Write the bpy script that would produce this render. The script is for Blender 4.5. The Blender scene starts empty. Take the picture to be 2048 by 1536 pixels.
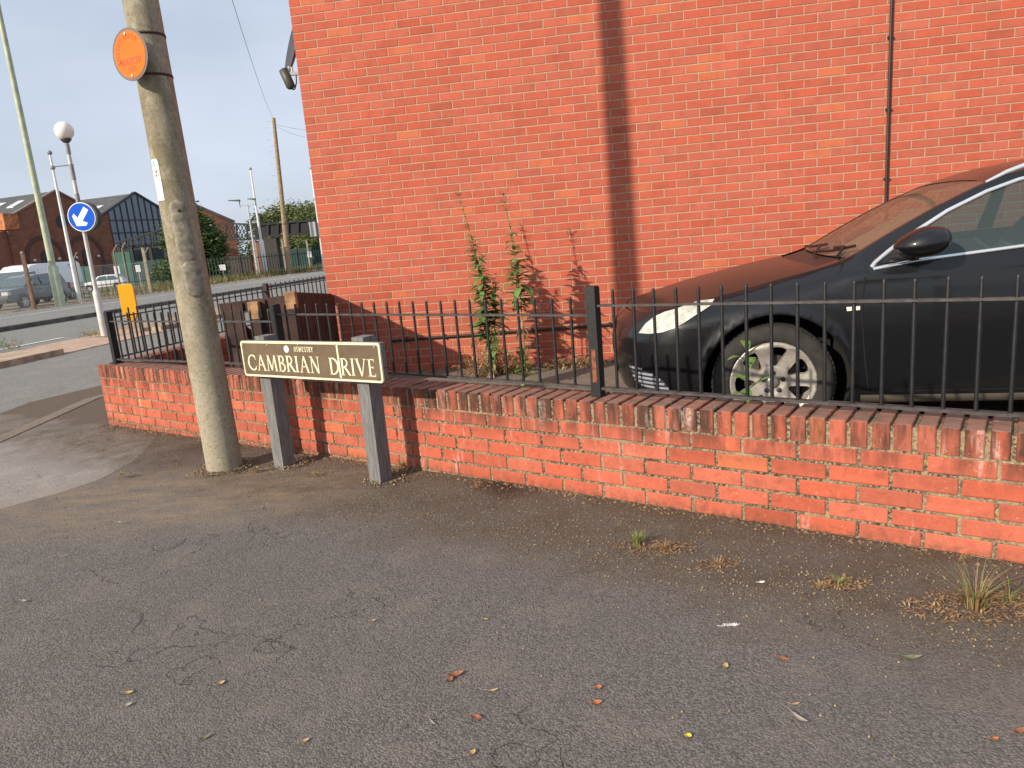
import bpy, math, random
import numpy as np
from mathutils import Vector, Matrix
from mathutils.geometry import delaunay_2d_cdt
random.seed(7); RNG = np.random.default_rng(7)
S = bpy.context.scene; C = S.collection
PI = math.pi; rad = math.radians

# ---------------------------------------------------------------- camera
FPX, PITCH, ROLL, CAMZ = 1448.0, 0.2052, 0.0841, 1.29
cp, sp = math.cos(PITCH), math.sin(PITCH); cr, sr = math.cos(ROLL), math.sin(ROLL)
M0 = np.array([[1, 0, 0], [0, -sp, -cp], [0, cp, -sp]])
MC = np.array([[cr, sr, 0], [-sr, cr, 0], [0, 0, 1]]) @ M0        # world -> (right, down, forward)
CAM = np.array([0, 0, CAMZ])
cd = bpy.data.cameras.new('camera'); cam = bpy.data.objects.new('camera', cd); C.objects.link(cam)
cd.sensor_width = 36; cd.lens = FPX / 2048 * 36; cd.clip_start = 0.05; cd.clip_end = 3000
cam.matrix_world = Matrix([[MC[0][i], -MC[1][i], -MC[2][i], CAM[i]] for i in range(3)] + [[0, 0, 0, 1]])
S.camera = cam
def ray(x, y): return MC.T @ np.array([(x - 1024) / FPX, (y - 768) / FPX, 1.])
def on(x, y, n, d):                       # measured photo point -> the real plane n.P = d
    v = ray(x, y); n = np.array(n, float); return CAM + v * ((d - n @ CAM) / (n @ v))
def atY(x, y, Y): v = ray(x, y); return CAM + v * (Y / v[1])
UD = np.array([-.55, .835]); SL = .0115
def gz(x, y):
    u = -.55 * x + .835 * y
    return -SL * (u - 3) if 3 < u < 90 else (-SL * 87 if u >= 90 else 0.)
def G(x, y): return on(x, y, (SL * UD[0], SL * UD[1], 1.), 3 * SL)

# ---------------------------------------------------------------- sky and sun
SUN_EL, SUN_AZ = rad(26), rad(50)         # light travels towards +X rotated 50 degrees from +Y
w = bpy.data.worlds.new('World'); S.world = w; w.use_nodes = True
nt = w.node_tree; nt.nodes.clear()
out = nt.nodes.new('ShaderNodeOutputWorld'); bg = nt.nodes.new('ShaderNodeBackground')
sky = nt.nodes.new('ShaderNodeTexSky'); sky.sky_type = 'NISHITA'; sky.sun_disc = False
sky.sun_elevation = SUN_EL; sky.sun_rotation = rad(180 + 50); sky.air_density = 1.0; sky.dust_density = 2.6; sky.ozone_density = 1.5
bg.inputs[1].default_value = .10
tc = nt.nodes.new('ShaderNodeTexCoord'); mp = nt.nodes.new('ShaderNodeMapping'); mp.inputs['Scale'].default_value = (1, 1, 3)
nz = nt.nodes.new('ShaderNodeTexNoise'); nz.inputs['Scale'].default_value = 2.2; nz.inputs['Detail'].default_value = 4; nz.inputs['Roughness'].default_value = .5
rp = nt.nodes.new('ShaderNodeValToRGB'); rp.color_ramp.elements[0].position = .36; rp.color_ramp.elements[1].position = .68
rp.color_ramp.elements[0].color = (.64, .64, .64, 1); rp.color_ramp.elements[1].color = (.97, .97, .97, 1)
mx = nt.nodes.new('ShaderNodeMixRGB'); mx.inputs[2].default_value = (5.2, 5.75, 6.75, 1)
L = nt.links.new
L(tc.outputs['Generated'], mp.inputs[0]); L(mp.outputs[0], nz.inputs[0]); L(nz.outputs[0], rp.inputs[0])
L(rp.outputs[0], mx.inputs[0]); L(sky.outputs[0], mx.inputs[1]); L(mx.outputs[0], bg.inputs[0]); L(bg.outputs[0], out.inputs[0])
sl = bpy.data.lights.new('sun', 'SUN'); sl.energy = 4.1; sl.angle = rad(.85); sl.color = (1, .88, .72)
so = bpy.data.objects.new('sun', sl); C.objects.link(so)
sdir = Vector((math.sin(SUN_AZ) * math.cos(SUN_EL), math.cos(SUN_AZ) * math.cos(SUN_EL), -math.sin(SUN_EL)))
so.rotation_euler = sdir.to_track_quat('-Z', 'Y').to_euler(); so.location = (-20, -20, 20)
S.view_settings.view_transform = 'Standard'; S.view_settings.look = 'None'; S.view_settings.exposure = .46
S.view_settings.gamma = 1; S.render.engine = 'CYCLES'

# ---------------------------------------------------------------- materials
class NT:
    def __init__(s, name):
        s.m = bpy.data.materials.new(name); s.m.use_nodes = True; s.t = s.m.node_tree
        s.p = s.t.nodes['Principled BSDF']; s.o = s.t.nodes['Material Output']
    def n(s, typ, **k):
        d = s.t.nodes.new(typ)
        for a, v in k.items():
            if a in d.inputs: d.inputs[a].default_value = v
            else: setattr(d, a, v)
        return d
    def l(s, a, b): s.t.links.new(a, b)
    def coord(s):
        if not hasattr(s, 'c'): s.c = s.n('ShaderNodeTexCoord').outputs['Object']
        return s.c
    def noise(s, scale, detail=3, rough=.55, vec=None):
        d = s.n('ShaderNodeTexNoise'); d.inputs['Scale'].default_value = scale; d.inputs['Detail'].default_value = detail
        d.inputs['Roughness'].default_value = rough; s.l(vec if vec else s.coord(), d.inputs['Vector']); return d.outputs[0]
    def ramp(s, f, a, b, ca=(0, 0, 0, 1), cb=(1, 1, 1, 1)):
        d = s.n('ShaderNodeValToRGB'); e = d.color_ramp.elements
        e[0].position = a; e[1].position = b; e[0].color = ca; e[1].color = cb; s.l(f, d.inputs[0]); return d.outputs[0]
    def mix(s, f, a, b, mode='MIX'):
        d = s.n('ShaderNodeMixRGB'); d.blend_type = mode
        for i, v in enumerate((f, a, b)):
            if isinstance(v, (int, float)): d.inputs[i].default_value = v
            elif isinstance(v, tuple): d.inputs[i].default_value = v if len(v) == 4 else v + (1,)
            else: s.l(v, d.inputs[i])
        return d.outputs[0]
    def math(s, op, a, b=0., c=0.):
        d = s.n('ShaderNodeMath'); d.operation = op
        for i, v in enumerate((a, b, c)):
            if isinstance(v, (int, float)): d.inputs[i].default_value = v
            else: s.l(v, d.inputs[i])
        return d.outputs[0]
    def sep(s):
        d = s.n('ShaderNodeSeparateXYZ'); s.l(s.coord(), d.inputs[0]); return d.outputs
    def col(s, v):
        if isinstance(v, tuple): s.p.inputs['Base Color'].default_value = v if len(v) == 4 else v + (1,)
        else: s.l(v, s.p.inputs['Base Color'])
    def bump(s, h, strength=.4, dist=.002):
        d = s.n('ShaderNodeBump'); d.inputs['Strength'].default_value = strength; d.inputs['Distance'].default_value = dist
        s.l(h, d.inputs['Height']); s.l(d.outputs[0], s.p.inputs['Normal']); return d
    def val(s, k, v):
        if isinstance(v, (int, float, tuple)): s.p.inputs[k].default_value = v
        else: s.l(v, s.p.inputs[k])

def plain(name, c, rough=.6, metal=0., var=.12, vscale=8., bump=0., bscale=60., coat=0., spec=None):
    m = NT(name); c2 = tuple(x * (1 - var) for x in c); c1 = tuple(min(1, x * (1 + var)) for x in c)
    m.col(m.mix(m.ramp(m.noise(vscale, 5), .35, .65), c2, c1)); m.val('Roughness', rough); m.val('Metallic', metal)
    if coat: m.val('Coat Weight', coat); m.val('Coat Roughness', .04)
    if spec is not None: m.val('Specular IOR Level', spec)
    if bump: m.bump(m.noise(bscale, 4), bump, .003)
    return m.m

def brick_mat(name, stain=False):
    m = NT(name); at = m.n('ShaderNodeAttribute'); at.attribute_name = 'col'
    n1 = m.noise(9, 5, .6); n2 = m.noise(160, 4, .65)
    c = m.mix(m.ramp(n2, .3, .75), at.outputs[0], m.mix(1., at.outputs[0], (1.22, 1.25, 1.25), 'MULTIPLY'))
    c = m.mix(m.math('MULTIPLY', m.ramp(n1, .45, .8), .35), c, (.17, .05, .03))
    h = n2
    if stain:
        v = m.n('ShaderNodeMapping'); v.inputs['Scale'].default_value = (9, 9, 1.6); m.l(m.coord(), v.inputs[0])
        st = m.noise(1.4, 5, .65, v.outputs[0]); z = m.sep()[2]
        band = m.ramp(z, .24, .40); g1 = m.math('MULTIPLY', m.ramp(st, .40, .58), m.math('MULTIPLY', band, .92))
        c = m.mix(g1, c, (.045, .030, .022)); c = m.mix(m.math('MULTIPLY', m.ramp(m.noise(24, 5, .75), .50, .68), .45), c, (.16, .055, .035))
        v2 = m.n('ShaderNodeMapping'); v2.inputs['Scale'].default_value = (16, 16, 2.2); v2.inputs['Location'].default_value = (3, 8, 2); m.l(m.coord(), v2.inputs[0])
        w1 = m.noise(1.1, 4, .6, v2.outputs[0]); w2 = m.math('MULTIPLY', m.ramp(w1, .585, .72), m.math('MULTIPLY', m.ramp(m.noise(.9, 2), .42, .52), m.ramp(m.noise(70, 3), .30, .55)))
        c = m.mix(m.math('MULTIPLY', w2, .7), c, (.66, .56, .50))
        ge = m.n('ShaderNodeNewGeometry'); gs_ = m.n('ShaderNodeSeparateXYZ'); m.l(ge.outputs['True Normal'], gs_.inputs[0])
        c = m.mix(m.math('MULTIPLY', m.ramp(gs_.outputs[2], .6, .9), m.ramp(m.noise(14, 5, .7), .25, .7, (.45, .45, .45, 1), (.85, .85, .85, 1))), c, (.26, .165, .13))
        c = m.mix(m.math('MULTIPLY', m.ramp(m.noise(55, 4, .7), .62, .72), .45), c, (.55, .42, .30))
        c = m.mix(m.math('MULTIPLY', m.ramp(z, .0, .05, (1, 1, 1, 1), (0, 0, 0, 1)), m.ramp(m.noise(34, 5, .7), .4, .62)), c, (.13, .07, .045))
    m.col(c); m.val('Roughness', .86); m.val('Specular IOR Level', .25); m.bump(h, .5, .0012); return m.m

def mortar_mat(name, base, dirty):
    m = NT(name); n = m.noise(90, 5, .7); c = m.mix(m.ramp(n, .35, .7), tuple(x * .62 for x in base), base)
    if dirty:
        k = m.noise(5, 4, .6); c = m.mix(m.math('MULTIPLY', m.ramp(m.noise(75, 4, .7), .42, .56), m.ramp(k, .3, .55)), c, (.05, .045, .035))
        c = m.mix(m.math('MULTIPLY', m.ramp(m.noise(48, 3, .6), .56, .64), m.ramp(m.noise(3, 3), .52, .62)), c, (.38, .29, .08))
        c = m.mix(m.math('MULTIPLY', m.ramp(m.noise(110, 3, .7), .62, .70), .7), c, (.62, .55, .42))
    m.col(c); m.val('Roughness', .95); m.val('Specular IOR Level', .1); m.bump(n, .8, .004); return m.m

def asphalt(name, base, dirt=False, grain=.5, bumpd=.004, crack=.85):
    m = NT(name); V = lambda k: tuple(min(1, x * k) for x in base)
    v1 = m.n('ShaderNodeTexVoronoi'); v1.inputs['Scale'].default_value = 165; m.l(m.coord(), v1.inputs['Vector']); sp1 = m.n('ShaderNodeSeparateXYZ'); m.l(v1.outputs['Color'], sp1.inputs[0])
    c = m.mix(m.ramp(sp1.outputs[0], .1, .95), V(1 - grain), V(1 + grain))                       # stones
    c = m.mix(m.math('MULTIPLY', m.ramp(v1.outputs['Distance'], .45, .75), .55), c, V(.40))      # binder between them
    c = m.mix(m.math('MULTIPLY', m.ramp(m.noise(42, 5, .8), .40, .64), .45), c, V(.62))
    c = m.mix(m.math('MULTIPLY', m.ramp(m.noise(75, 4, .8), .60, .70), .45), c, V(1.9))
    c = m.mix(m.math('MULTIPLY', m.ramp(m.noise(1.3, 6, .62), .38, .66), .40), c, V(.74))
    c = m.mix(m.math('MULTIPLY', m.ramp(m.noise(3.4, 6, .72), .50, .72), .40), c, (base[0] * 1.45, base[1] * 1.35, base[2] * 1.2))
    vo = m.n('ShaderNodeTexVoronoi'); vo.feature = 'DISTANCE_TO_EDGE'; vo.inputs['Scale'].default_value = 1.3
    wv = m.n('ShaderNodeVectorMath'); wv.operation = 'ADD'; wn = m.n('ShaderNodeTexNoise'); wn.inputs['Scale'].default_value = 3.; wn.inputs['Detail'].default_value = 6; m.l(m.coord(), wn.inputs[0])
    m.l(m.coord(), wv.inputs[0]); m.l(wn.outputs['Color'], wv.inputs[1]); m.l(wv.outputs[0], vo.inputs['Vector'])
    cr_ = m.math('MULTIPLY', m.ramp(vo.outputs[0], .001, .008, (1, 1, 1, 1), (0, 0, 0, 1)), m.math('MULTIPLY', m.ramp(m.noise(1.1, 3), .47, .57), m.ramp(m.noise(26, 2), .30, .50)))
    c = m.mix(m.math('MULTIPLY', cr_, crack), c, V(.35))
    h = m.math('ADD', m.math('MULTIPLY', m.math('SUBTRACT', 1., v1.outputs['Distance']), .9), m.math('MULTIPLY', m.noise(60, 5, .8), 1.1)); h = m.math('SUBTRACT', h, m.math('MULTIPLY', cr_, 1.5))
    if dirt:
        x, y, z = m.sep()
        d = m.math('SUBTRACT', 2.9082, m.math('ADD', m.math('MULTIPLY', x, .58652), m.math('MULTIPLY', y, .80993)))   # metres in front of the wall
        u = m.math('SUBTRACT', m.math('MULTIPLY', x, .80993), m.math('MULTIPLY', y, .58652))                          # metres along it, to the right
        wob = m.math('MULTIPLY', m.math('SUBTRACT', m.noise(2.4, 6, .7), .5), .75); dd = m.math('ADD', d, wob)
        gritc = m.mix(m.ramp(m.noise(75, 5, .85), .36, .64), (.032, .023, .016), (.20, .14, .092))
        near = m.ramp(dd, .03, .30, (1, 1, 1, 1), (0, 0, 0, 1)); wide = m.math('MULTIPLY', m.ramp(dd, .50, .92, (1, 1, 1, 1), (0, 0, 0, 1)), m.ramp(m.noise(4.5, 6, .75), .34, .66, (.35, .35, .35, 1), (.95, .95, .95, 1)))
        k = m.math('MAXIMUM', m.math('MULTIPLY', near, .92), wide); c = m.mix(k, c, m.mix(m.ramp(m.noise(6, 6, .8), .42, .62), gritc, (.105, .08, .06)))
        line_ = m.math('ABSOLUTE', m.math('SUBTRACT', m.math('ADD', d, m.math('MULTIPLY', m.math('SUBTRACT', m.noise(1.6, 5, .6), .5), .35)), .56))
        ck = m.math('MULTIPLY', m.math('MULTIPLY', m.ramp(line_, .02, .13, (1, 1, 1, 1), (0, 0, 0, 1)), m.ramp(u, -.4, .6)), m.ramp(m.noise(9, 5, .75), .38, .55))
        c = m.mix(m.math('MULTIPLY', ck, .92), c, m.mix(m.ramp(m.noise(90, 4, .8), .4, .6), (.028, .019, .013), (.21, .135, .08)))
        px = m.math('ADD', x, 1.95); py = m.math('SUBTRACT', y, 3.95)
        r1 = m.math('SQRT', m.math('ADD', m.math('MULTIPLY', m.math('MULTIPLY', px, px), .45), m.math('MULTIPLY', m.math('MULTIPLY', py, py), 1.9)))
        sv = m.n('ShaderNodeMapping'); sv.inputs['Rotation'].default_value = (0, 0, .5); sv.inputs['Scale'].default_value = (1.6, 4.2, 1); m.l(m.coord(), sv.inputs[0])
        sand = m.math('MULTIPLY', m.ramp(r1, .5, 1.25, (1, 1, 1, 1), (0, 0, 0, 1)), m.ramp(m.noise(2.2, 7, .75, sv.outputs[0]), .36, .66))
        c = m.mix(m.math('MULTIPLY', sand, .85), c, m.mix(m.ramp(m.noise(120, 3, .7), .35, .65), (.20, .145, .095), (.34, .25, .165)))
        h = m.math('ADD', h, m.math('MULTIPLY', m.math('MULTIPLY', k, m.noise(38, 6, .85)), 3.5))
    m.col(c); m.val('Roughness', .9); m.val('Specular IOR Level', .25); m.bump(h, 1., bumpd); return m.m

MT = {}
MT['brick_house'] = brick_mat('house_brick'); MT['brick_wall'] = brick_mat('garden_wall_brick', True)
MT['mortar_house'] = mortar_mat('pale_mortar', (.57, .39, .27), False); MT['mortar_wall'] = mortar_mat('lichen_mortar', (.40, .31, .20), True)
MT['pave'] = asphalt('pavement_asphalt', (.170, .155, .143), True, .42, .0028); MT['path'] = asphalt('footway_asphalt', (.31, .29, .265), True, .2, .0015)
MT['road'] = asphalt('road_asphalt', (.27, .268, .25), False, .5); MT['yard'] = asphalt('yard_concrete', (.21, .185, .15), False, .3, .002)
MT['edging'] = asphalt('edging', (.26, .215, .17), False, .5)
MT['paint'] = plain('white_road_paint', (.62, .62, .58), .8, var=.2, vscale=30)
MT['kerb'] = plain('kerb_stone', (.10, .088, .075), .9, var=.35, vscale=3, bump=.5)
MT['paver'] = plain('pink_paving', (.42, .29, .21), .9, var=.25, vscale=6, bump=.5)
MT['earth'] = plain('earth', (.16, .13, .075), .95, var=.4, vscale=2, bump=.6, bscale=8)
MT['black_iron'] = plain('black_painted_iron', (.009, .009, .010), .5, var=.3, vscale=30, bump=.25, bscale=90)
MT['iron_rail'] = plain('weathered_iron_rail', (.045, .042, .040), .6, var=.4, vscale=25, bump=.25, bscale=90)
MT['dark'] = plain('matt_black', (.008, .008, .008), .9); MT['rust'] = plain('rust_patch', (.20, .065, .03), .9, var=.4, vscale=40, bump=.5)
MT['galv'] = plain('galvanised_steel', (.50, .51, .50), .5, .25, var=.12, vscale=5)
MT['white_pole'] = plain('white_painted_steel', (.70, .70, .68), .5, var=.1, vscale=4)
MT['grey_band'] = plain('grey_band', (.24, .25, .26), .5)
MT['green_pole'] = plain('pale_green_paint', (.40, .44, .30), .6, var=.15, vscale=3)
MT['timber'] = plain('dark_stained_timber', (.045, .022, .016), .85, var=.5, vscale=7, bump=.5, bscale=30)
MT['timber_pale'] = plain('sunlit_timber', (.36, .20, .10), .85, var=.35, vscale=14, bump=.4)
MT['pole_wood'] = plain('creosoted_pole', (.30, .21, .13), .9, var=.25, vscale=5, bump=.4)
MT['conc_post'] = plain('concrete_post', (.34, .29, .22), .9, var=.2, vscale=6, bump=.4)
MT['foliage'] = None

def foliage(name, a, b, trans=.25):
    m = NT(name); oi = m.n('ShaderNodeAttribute'); oi.attribute_name = 'col'
    m.col(m.mix(oi.outputs['Fac'], a, b)); m.val('Roughness', .55)
    tr = m.n('ShaderNodeBsdfTranslucent'); m.l(m.mix(oi.outputs['Fac'], a, b), tr.inputs[0])
    ms = m.n('ShaderNodeMixShader'); ms.inputs[0].default_value = trans
    m.l(m.p.outputs[0], ms.inputs[1]); m.l(tr.outputs[0], ms.inputs[2]); m.l(ms.outputs[0], m.o.inputs[0]); return m.m
MT['leaf_tree'] = foliage('tree_leaves', (.030, .062, .014), (.085, .135, .030))
MT['leaf_tree2'] = foliage('olive_leaves', (.060, .085, .022), (.15, .18, .055))
MT['leaf_weed'] = foliage('weed_leaves', (.09, .18, .045), (.24, .36, .12), .35)
MT['leaf_bright'] = foliage('bright_leaves', (.12, .25, .04), (.28, .42, .12), .35)
MT['dry'] = foliage('dry_stalks', (.20, .10, .05), (.48, .33, .17), .2)
MT['grass'] = foliage('verge_grass', (.10, .11, .03), (.24, .21, .09), .2)
MT['litter'] = foliage('litter', (.10, .06, .03), (.46, .33, .18), .1)

# ---------------------------------------------------------------- helpers
def mesh(name, verts, faces, mats, parent=None, midx=None, cols=None, smooth=False, normals=None):
    me = bpy.data.meshes.new(name); me.from_pydata([tuple(map(float, v)) for v in verts], [], faces)
    for m in (mats if isinstance(mats, (list, tuple)) else [mats]): me.materials.append(m)
    if midx is not None: me.polygons.foreach_set('material_index', midx)
    if cols is not None:                                  # one colour per face
        at = me.color_attributes.new('col', 'FLOAT_COLOR', 'CORNER'); buf = []
        for p, c in zip(me.polygons, cols): buf += (list(c) + [1.]) * p.loop_total
        at.data.foreach_set('color', buf)
    if smooth: me.polygons.foreach_set('use_smooth', [True] * len(me.polygons))
    me.update()
    if normals is not None:
        me.normals_split_custom_set_from_vertices([tuple(n) for n in normals])
    o = bpy.data.objects.new(name, me); C.objects.link(o)
    if parent is not None: o.parent = parent
    return o
def tag(o, label=None, cat=None, group=None, kind=None):
    if label: o['label'] = label
    if cat: o['category'] = cat
    if group: o['group'] = group
    if kind: o['kind'] = kind
    return o
def thing(name, label, cat, loc=(0, 0, 0), rz=0, group=None):
    o = bpy.data.objects.new(name, None); C.objects.link(o); o.location = loc; o.rotation_euler = (0, 0, rz)
    o.empty_display_size = .1
    return tag(o, label, cat, group)

class MB:
    """collects simple solids into one mesh"""
    def __init__(s): s.v = []; s.f = []; s.mi = []; s.c = []; s.sm = []
    def add(s, vs, fs, mi=0, c=(1, 1, 1), sm=False):
        b = len(s.v); s.v += [tuple(v) for v in vs]
        for f in fs: s.f.append([b + i for i in f]); s.mi.append(mi); s.c.append(c); s.sm.append(sm)
    def box(s, c, size, ax=None, mi=0, col=(1, 1, 1)):
        X, Y, Z = (np.array(a, float) for a in (ax or ((1, 0, 0), (0, 1, 0), (0, 0, 1))))
        c = np.array(c, float); h = np.array(size) / 2
        vs = [c + X * h[0] * a + Y * h[1] * b + Z * h[2] * d for a in (-1, 1) for b in (-1, 1) for d in (-1, 1)]
        s.add(vs, [(0, 1, 3, 2), (4, 6, 7, 5), (0, 4, 5, 1), (2, 3, 7, 6), (0, 2, 6, 4), (1, 5, 7, 3)], mi, col)
    def bar(s, a, b, w, h, up=(0, 0, 1), mi=0, col=(1, 1, 1)):
        a = np.array(a, float); b = np.array(b, float); d = b - a; l = np.linalg.norm(d); d /= l
        u = np.array(up, float); sd = np.cross(d, u); sd /= np.linalg.norm(sd); u = np.cross(sd, d)
        s.box((a + b) / 2, (l, w, h), (d, sd, u), mi, col)
    def tube(s, pts, r, n=8, mi=0, col=(1, 1, 1), caps=True):
        P = [np.array(p, float) for p in pts]; R = r if isinstance(r, (list, tuple)) else [r] * len(P)
        rings = []; ref = None
        for i, p in enumerate(P):
            d = P[min(i + 1, len(P) - 1)] - P[max(i - 1, 0)]; d = d / (np.linalg.norm(d) + 1e-12)
            if ref is None: ref = np.array([1., 0, 0]) if abs(d[0]) < .8 else np.array([0, 1., 0])
            a = np.cross(d, ref); a /= np.linalg.norm(a) + 1e-12; b = np.cross(d, a); ref = np.cross(a, d)
            rings.append([p + R[i] * (math.cos(2 * PI * k / n) * a + math.sin(2 * PI * k / n) * b) for k in range(n)])
        vs = [v for g in rings for v in g]
        fs = [(i * n + k, i * n + (k + 1) % n, (i + 1) * n + (k + 1) % n, (i + 1) * n + k) for i in range(len(P) - 1) for k in range(n)]
        s.add(vs, fs, mi, col, True)
        if caps: s.add(rings[0], [list(range(n))[::-1]], mi, col); s.add(rings[-1], [list(range(n))], mi, col)
    def lathe(s, prof, c=(0, 0, 0), ax='z', n=32, mi=0, col=(1, 1, 1), sm=True):
        c = np.array(c, float); vs = []
        for r, t in prof:
            for k in range(n):
                a = 2 * PI * k / n; x, y = r * math.cos(a), r * math.sin(a)
                vs.append(c + np.array({'z': (x, y, t), 'y': (x, t, y), 'x': (t, x, y)}[ax]))
        fs = [(i * n + k, i * n + (k + 1) % n, (i + 1) * n + (k + 1) % n, (i + 1) * n + k) for i in range(len(prof) - 1) for k in range(n)]
        s.add(vs, fs, mi, col, sm)
    def ball(s, c, r, n=16, mi=0, sc=(1, 1, 1)):
        prof = [(math.sin(PI * i / n), -math.cos(PI * i / n)) for i in range(n + 1)]
        vs = []; c = np.array(c, float)
        for a, z in prof:
            for k in range(2 * n): t = PI * k / n; vs.append(c + r * np.array((a * math.cos(t) * sc[0], a * math.sin(t) * sc[1], z * sc[2])))
        m = 2 * n; s.add(vs, [(i * m + k, i * m + (k + 1) % m, (i + 1) * m + (k + 1) % m, (i + 1) * m + k) for i in range(n) for k in range(m)], mi, (1, 1, 1), True)
    def build(s, name, mats, parent=None, usecol=False):
        o = mesh(name, s.v, s.f, mats, parent, s.mi, s.c if usecol else None)
        o.data.polygons.foreach_set('use_smooth', s.sm); return o
def fixn(o):
    import bmesh
    bm = bmesh.new(); bm.from_mesh(o.data); bmesh.ops.recalc_face_normals(bm, faces=bm.faces); bm.to_mesh(o.data); bm.free(); return o

def inpoly(x, y, P):
    c = False; j = len(P) - 1
    for i in range(len(P)):
        if (P[i][1] > y) != (P[j][1] > y) and x < (P[j][0] - P[i][0]) * (y - P[i][1]) / (P[j][1] - P[i][1]) + P[i][0]: c = not c
        j = i
    return c
def dens(P, step, closed=True):
    o = []; n = len(P)
    for i in range(n if closed else n - 1):
        a, b = np.array(P[i], float), np.array(P[(i + 1) % n], float); k = max(1, int(np.linalg.norm(b - a) / step))
        o += [tuple(a + (b - a) * t / k) for t in range(k)]
    if not closed: o.append(tuple(P[-1]))
    return o
def cdt(outline, holes, step):
    loops = [dens(outline, step)] + [dens(h, step) for h in holes]
    V = []; Eg = []
    for lp in loops:
        b = len(V); V += lp; Eg += [(b + i, b + (i + 1) % len(lp)) for i in range(len(lp))]
    B = np.array(V); x0, y0 = B.min(0); x1, y1 = B.max(0)
    for i in range(int((x1 - x0) / step) + 1):
        for j in range(int((y1 - y0) / step) + 1):
            p = (x0 + (i + .5 + .5 * (j % 2)) * step, y0 + (j + .5) * step * .9)
            if inpoly(*p, outline) and not any(inpoly(*p, h) for h in holes) and np.min(np.abs(B - p).max(1)) > step * .45: V.append(p)
    r = delaunay_2d_cdt([Vector(v) for v in V], Eg, [], 0, 1e-6)
    vs = [tuple(v) for v in r[0]]; fs = []
    for f in r[2]:
        c = np.mean([vs[i] for i in f], 0)
        if inpoly(*c, outline) and not any(inpoly(*c, h) for h in holes): fs.append(list(f))
    return vs, fs
def patch(name, outline, holes, fmap, step, mat, parent=None, normals=True):
    vs, fs = cdt(outline, holes, step); P = [fmap(*v) for v in vs]; N = None
    if normals:
        N = []; e = 1e-3
        for v, p in zip(vs, P):
            a = np.array(fmap(v[0] + e, v[1])) - p; b = np.array(fmap(v[0], v[1] + e)) - p; n = np.cross(a, b); N.append(n / (np.linalg.norm(n) + 1e-12))
        a = np.array(P[fs[0][1]]) - P[fs[0][0]]; b = np.array(P[fs[0][2]]) - P[fs[0][0]]
        if np.cross(a, b) @ N[fs[0][0]] < 0: fs = [f[::-1] for f in fs]
    return mesh(name, P, fs, mat, parent, None, None, True, N)

# ---------------------------------------------------------------- brickwork: every brick is real geometry
def brickwork(name, O, u, n, bricks, bmat, mmat, parent, body, shades, depth=.004, ch=.0025):
    """bricks: (u0, z0, w, h); body: boxes of mortar ((u0,u1),(d0,d1),(z0,z1)) d measured outwards along n"""
    O = np.array(O, float); u = np.array(u, float); n = np.array(n, float); Z = np.array([0, 0, 1.])
    v = []; f = []; mi = []; c = []
    for (u0, z0, w_, h_) in bricks:
        j = random.uniform(-.0009, .0009); d = random.uniform(-.0008, .0008); u0 += j; k = random.uniform(-.0008, .0008)
        col = shades(u0, z0); b = len(v)
        for (e, dep) in ((0, -depth - .01), (0, d - ch * .6), (ch, d)):
            for (a, t) in ((0, 0), (1, 0), (1, 1), (0, 1)):
                v.append(O + u * (u0 + (e if a == 0 else w_ - e)) + Z * (z0 + k + (e if t == 0 else h_ - e)) + n * dep)
        for r in (0, 1):
            for q in range(4): f.append((b + r * 4 + q, b + r * 4 + (q + 1) % 4, b + r * 4 + 4 + (q + 1) % 4, b + r * 4 + 4 + q)); mi.append(0); c.append(col)
        f.append((b + 8, b + 9, b + 10, b + 11)); mi.append(0); c.append(col)
    for ((a0, a1), (d0, d1), (z0, z1)) in body:
        b = len(v); v += [O + u * a + n * d + Z * z for a in (a0, a1) for d in (d0, d1) for z in (z0, z1)]
        for q in [(0, 1, 3, 2), (4, 6, 7, 5), (0, 4, 5, 1), (2, 3, 7, 6), (0, 2, 6, 4), (1, 5, 7, 3)]:
            f.append([b + i for i in q]); mi.append(1); c.append((.4, .3, .2))
    return fixn(mesh(name, v, f, [bmat, mmat], parent, mi, c))
def shade_red(base, spread, orange=.08):
    def fn(u, z):
        k = random.gauss(1, spread); r, g, b = base
        if random.random() < orange: return (r * 1.12, g * 1.28, b * 1.05)
        t = random.uniform(-.10, .10)
        return (max(.05, r * k), g * k * (1 + t), b * k * (1 + t * 1.6))
    return fn

# ================================================================ HOUSE
ah = rad(81.5); DH = np.array([math.sin(ah), -math.cos(ah), 0]); NH = np.array([math.cos(ah), math.sin(ah), 0]); HD = 7.05   # DH runs right
HC = on(645, 510, NH, HD); HC[2] = 0; HOUT = -NH
z_ref = on(599, 12.7, NH, HD)[2]; z0h = z_ref % .075 + .005
house = thing('house', 'red brick house end wall filling the background behind the dark car', 'house', HC)
hb = []
ncol = 42
for r in range(-1, 76):
    z = z0h + r * .075; off = 0 if r % 2 else -.1125
    for i in range(0, ncol + 1):
        a = i * .225 + off; wd = .215
        if a < 0: a, wd = 0., .1025
        if i == ncol: continue
        hb.append((a, z, wd, .065))
brickwork('wall', (0, 0, 0), DH, HOUT, hb, MT['brick_house'], MT['mortar_house'], house, [((.003, 9.4), (-.30, -.004), (-.2, 5.7))], shade_red((.415, .100, .060), .05, .05))
hb = []
for r in range(-1, 76):
    z = z0h + r * .075; off = -.1125 if r % 2 else 0.
    for i in range(0, 34):
        a = i * .225 + off; wd = .215
        if a < 0: a, wd = .002, .1
        hb.append((a + .001, z, wd, .065))
sw = brickwork('side_wall', (0, 0, 0), NH, -DH, hb, MT['brick_house'], MT['mortar_house'], house, [((.31, 7.6), (-.30, -.004), (-.2, 5.7))], shade_red((.42, .106, .060), .045, .05))
sw.location = tuple(DH * .001)
m = MB()
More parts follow.
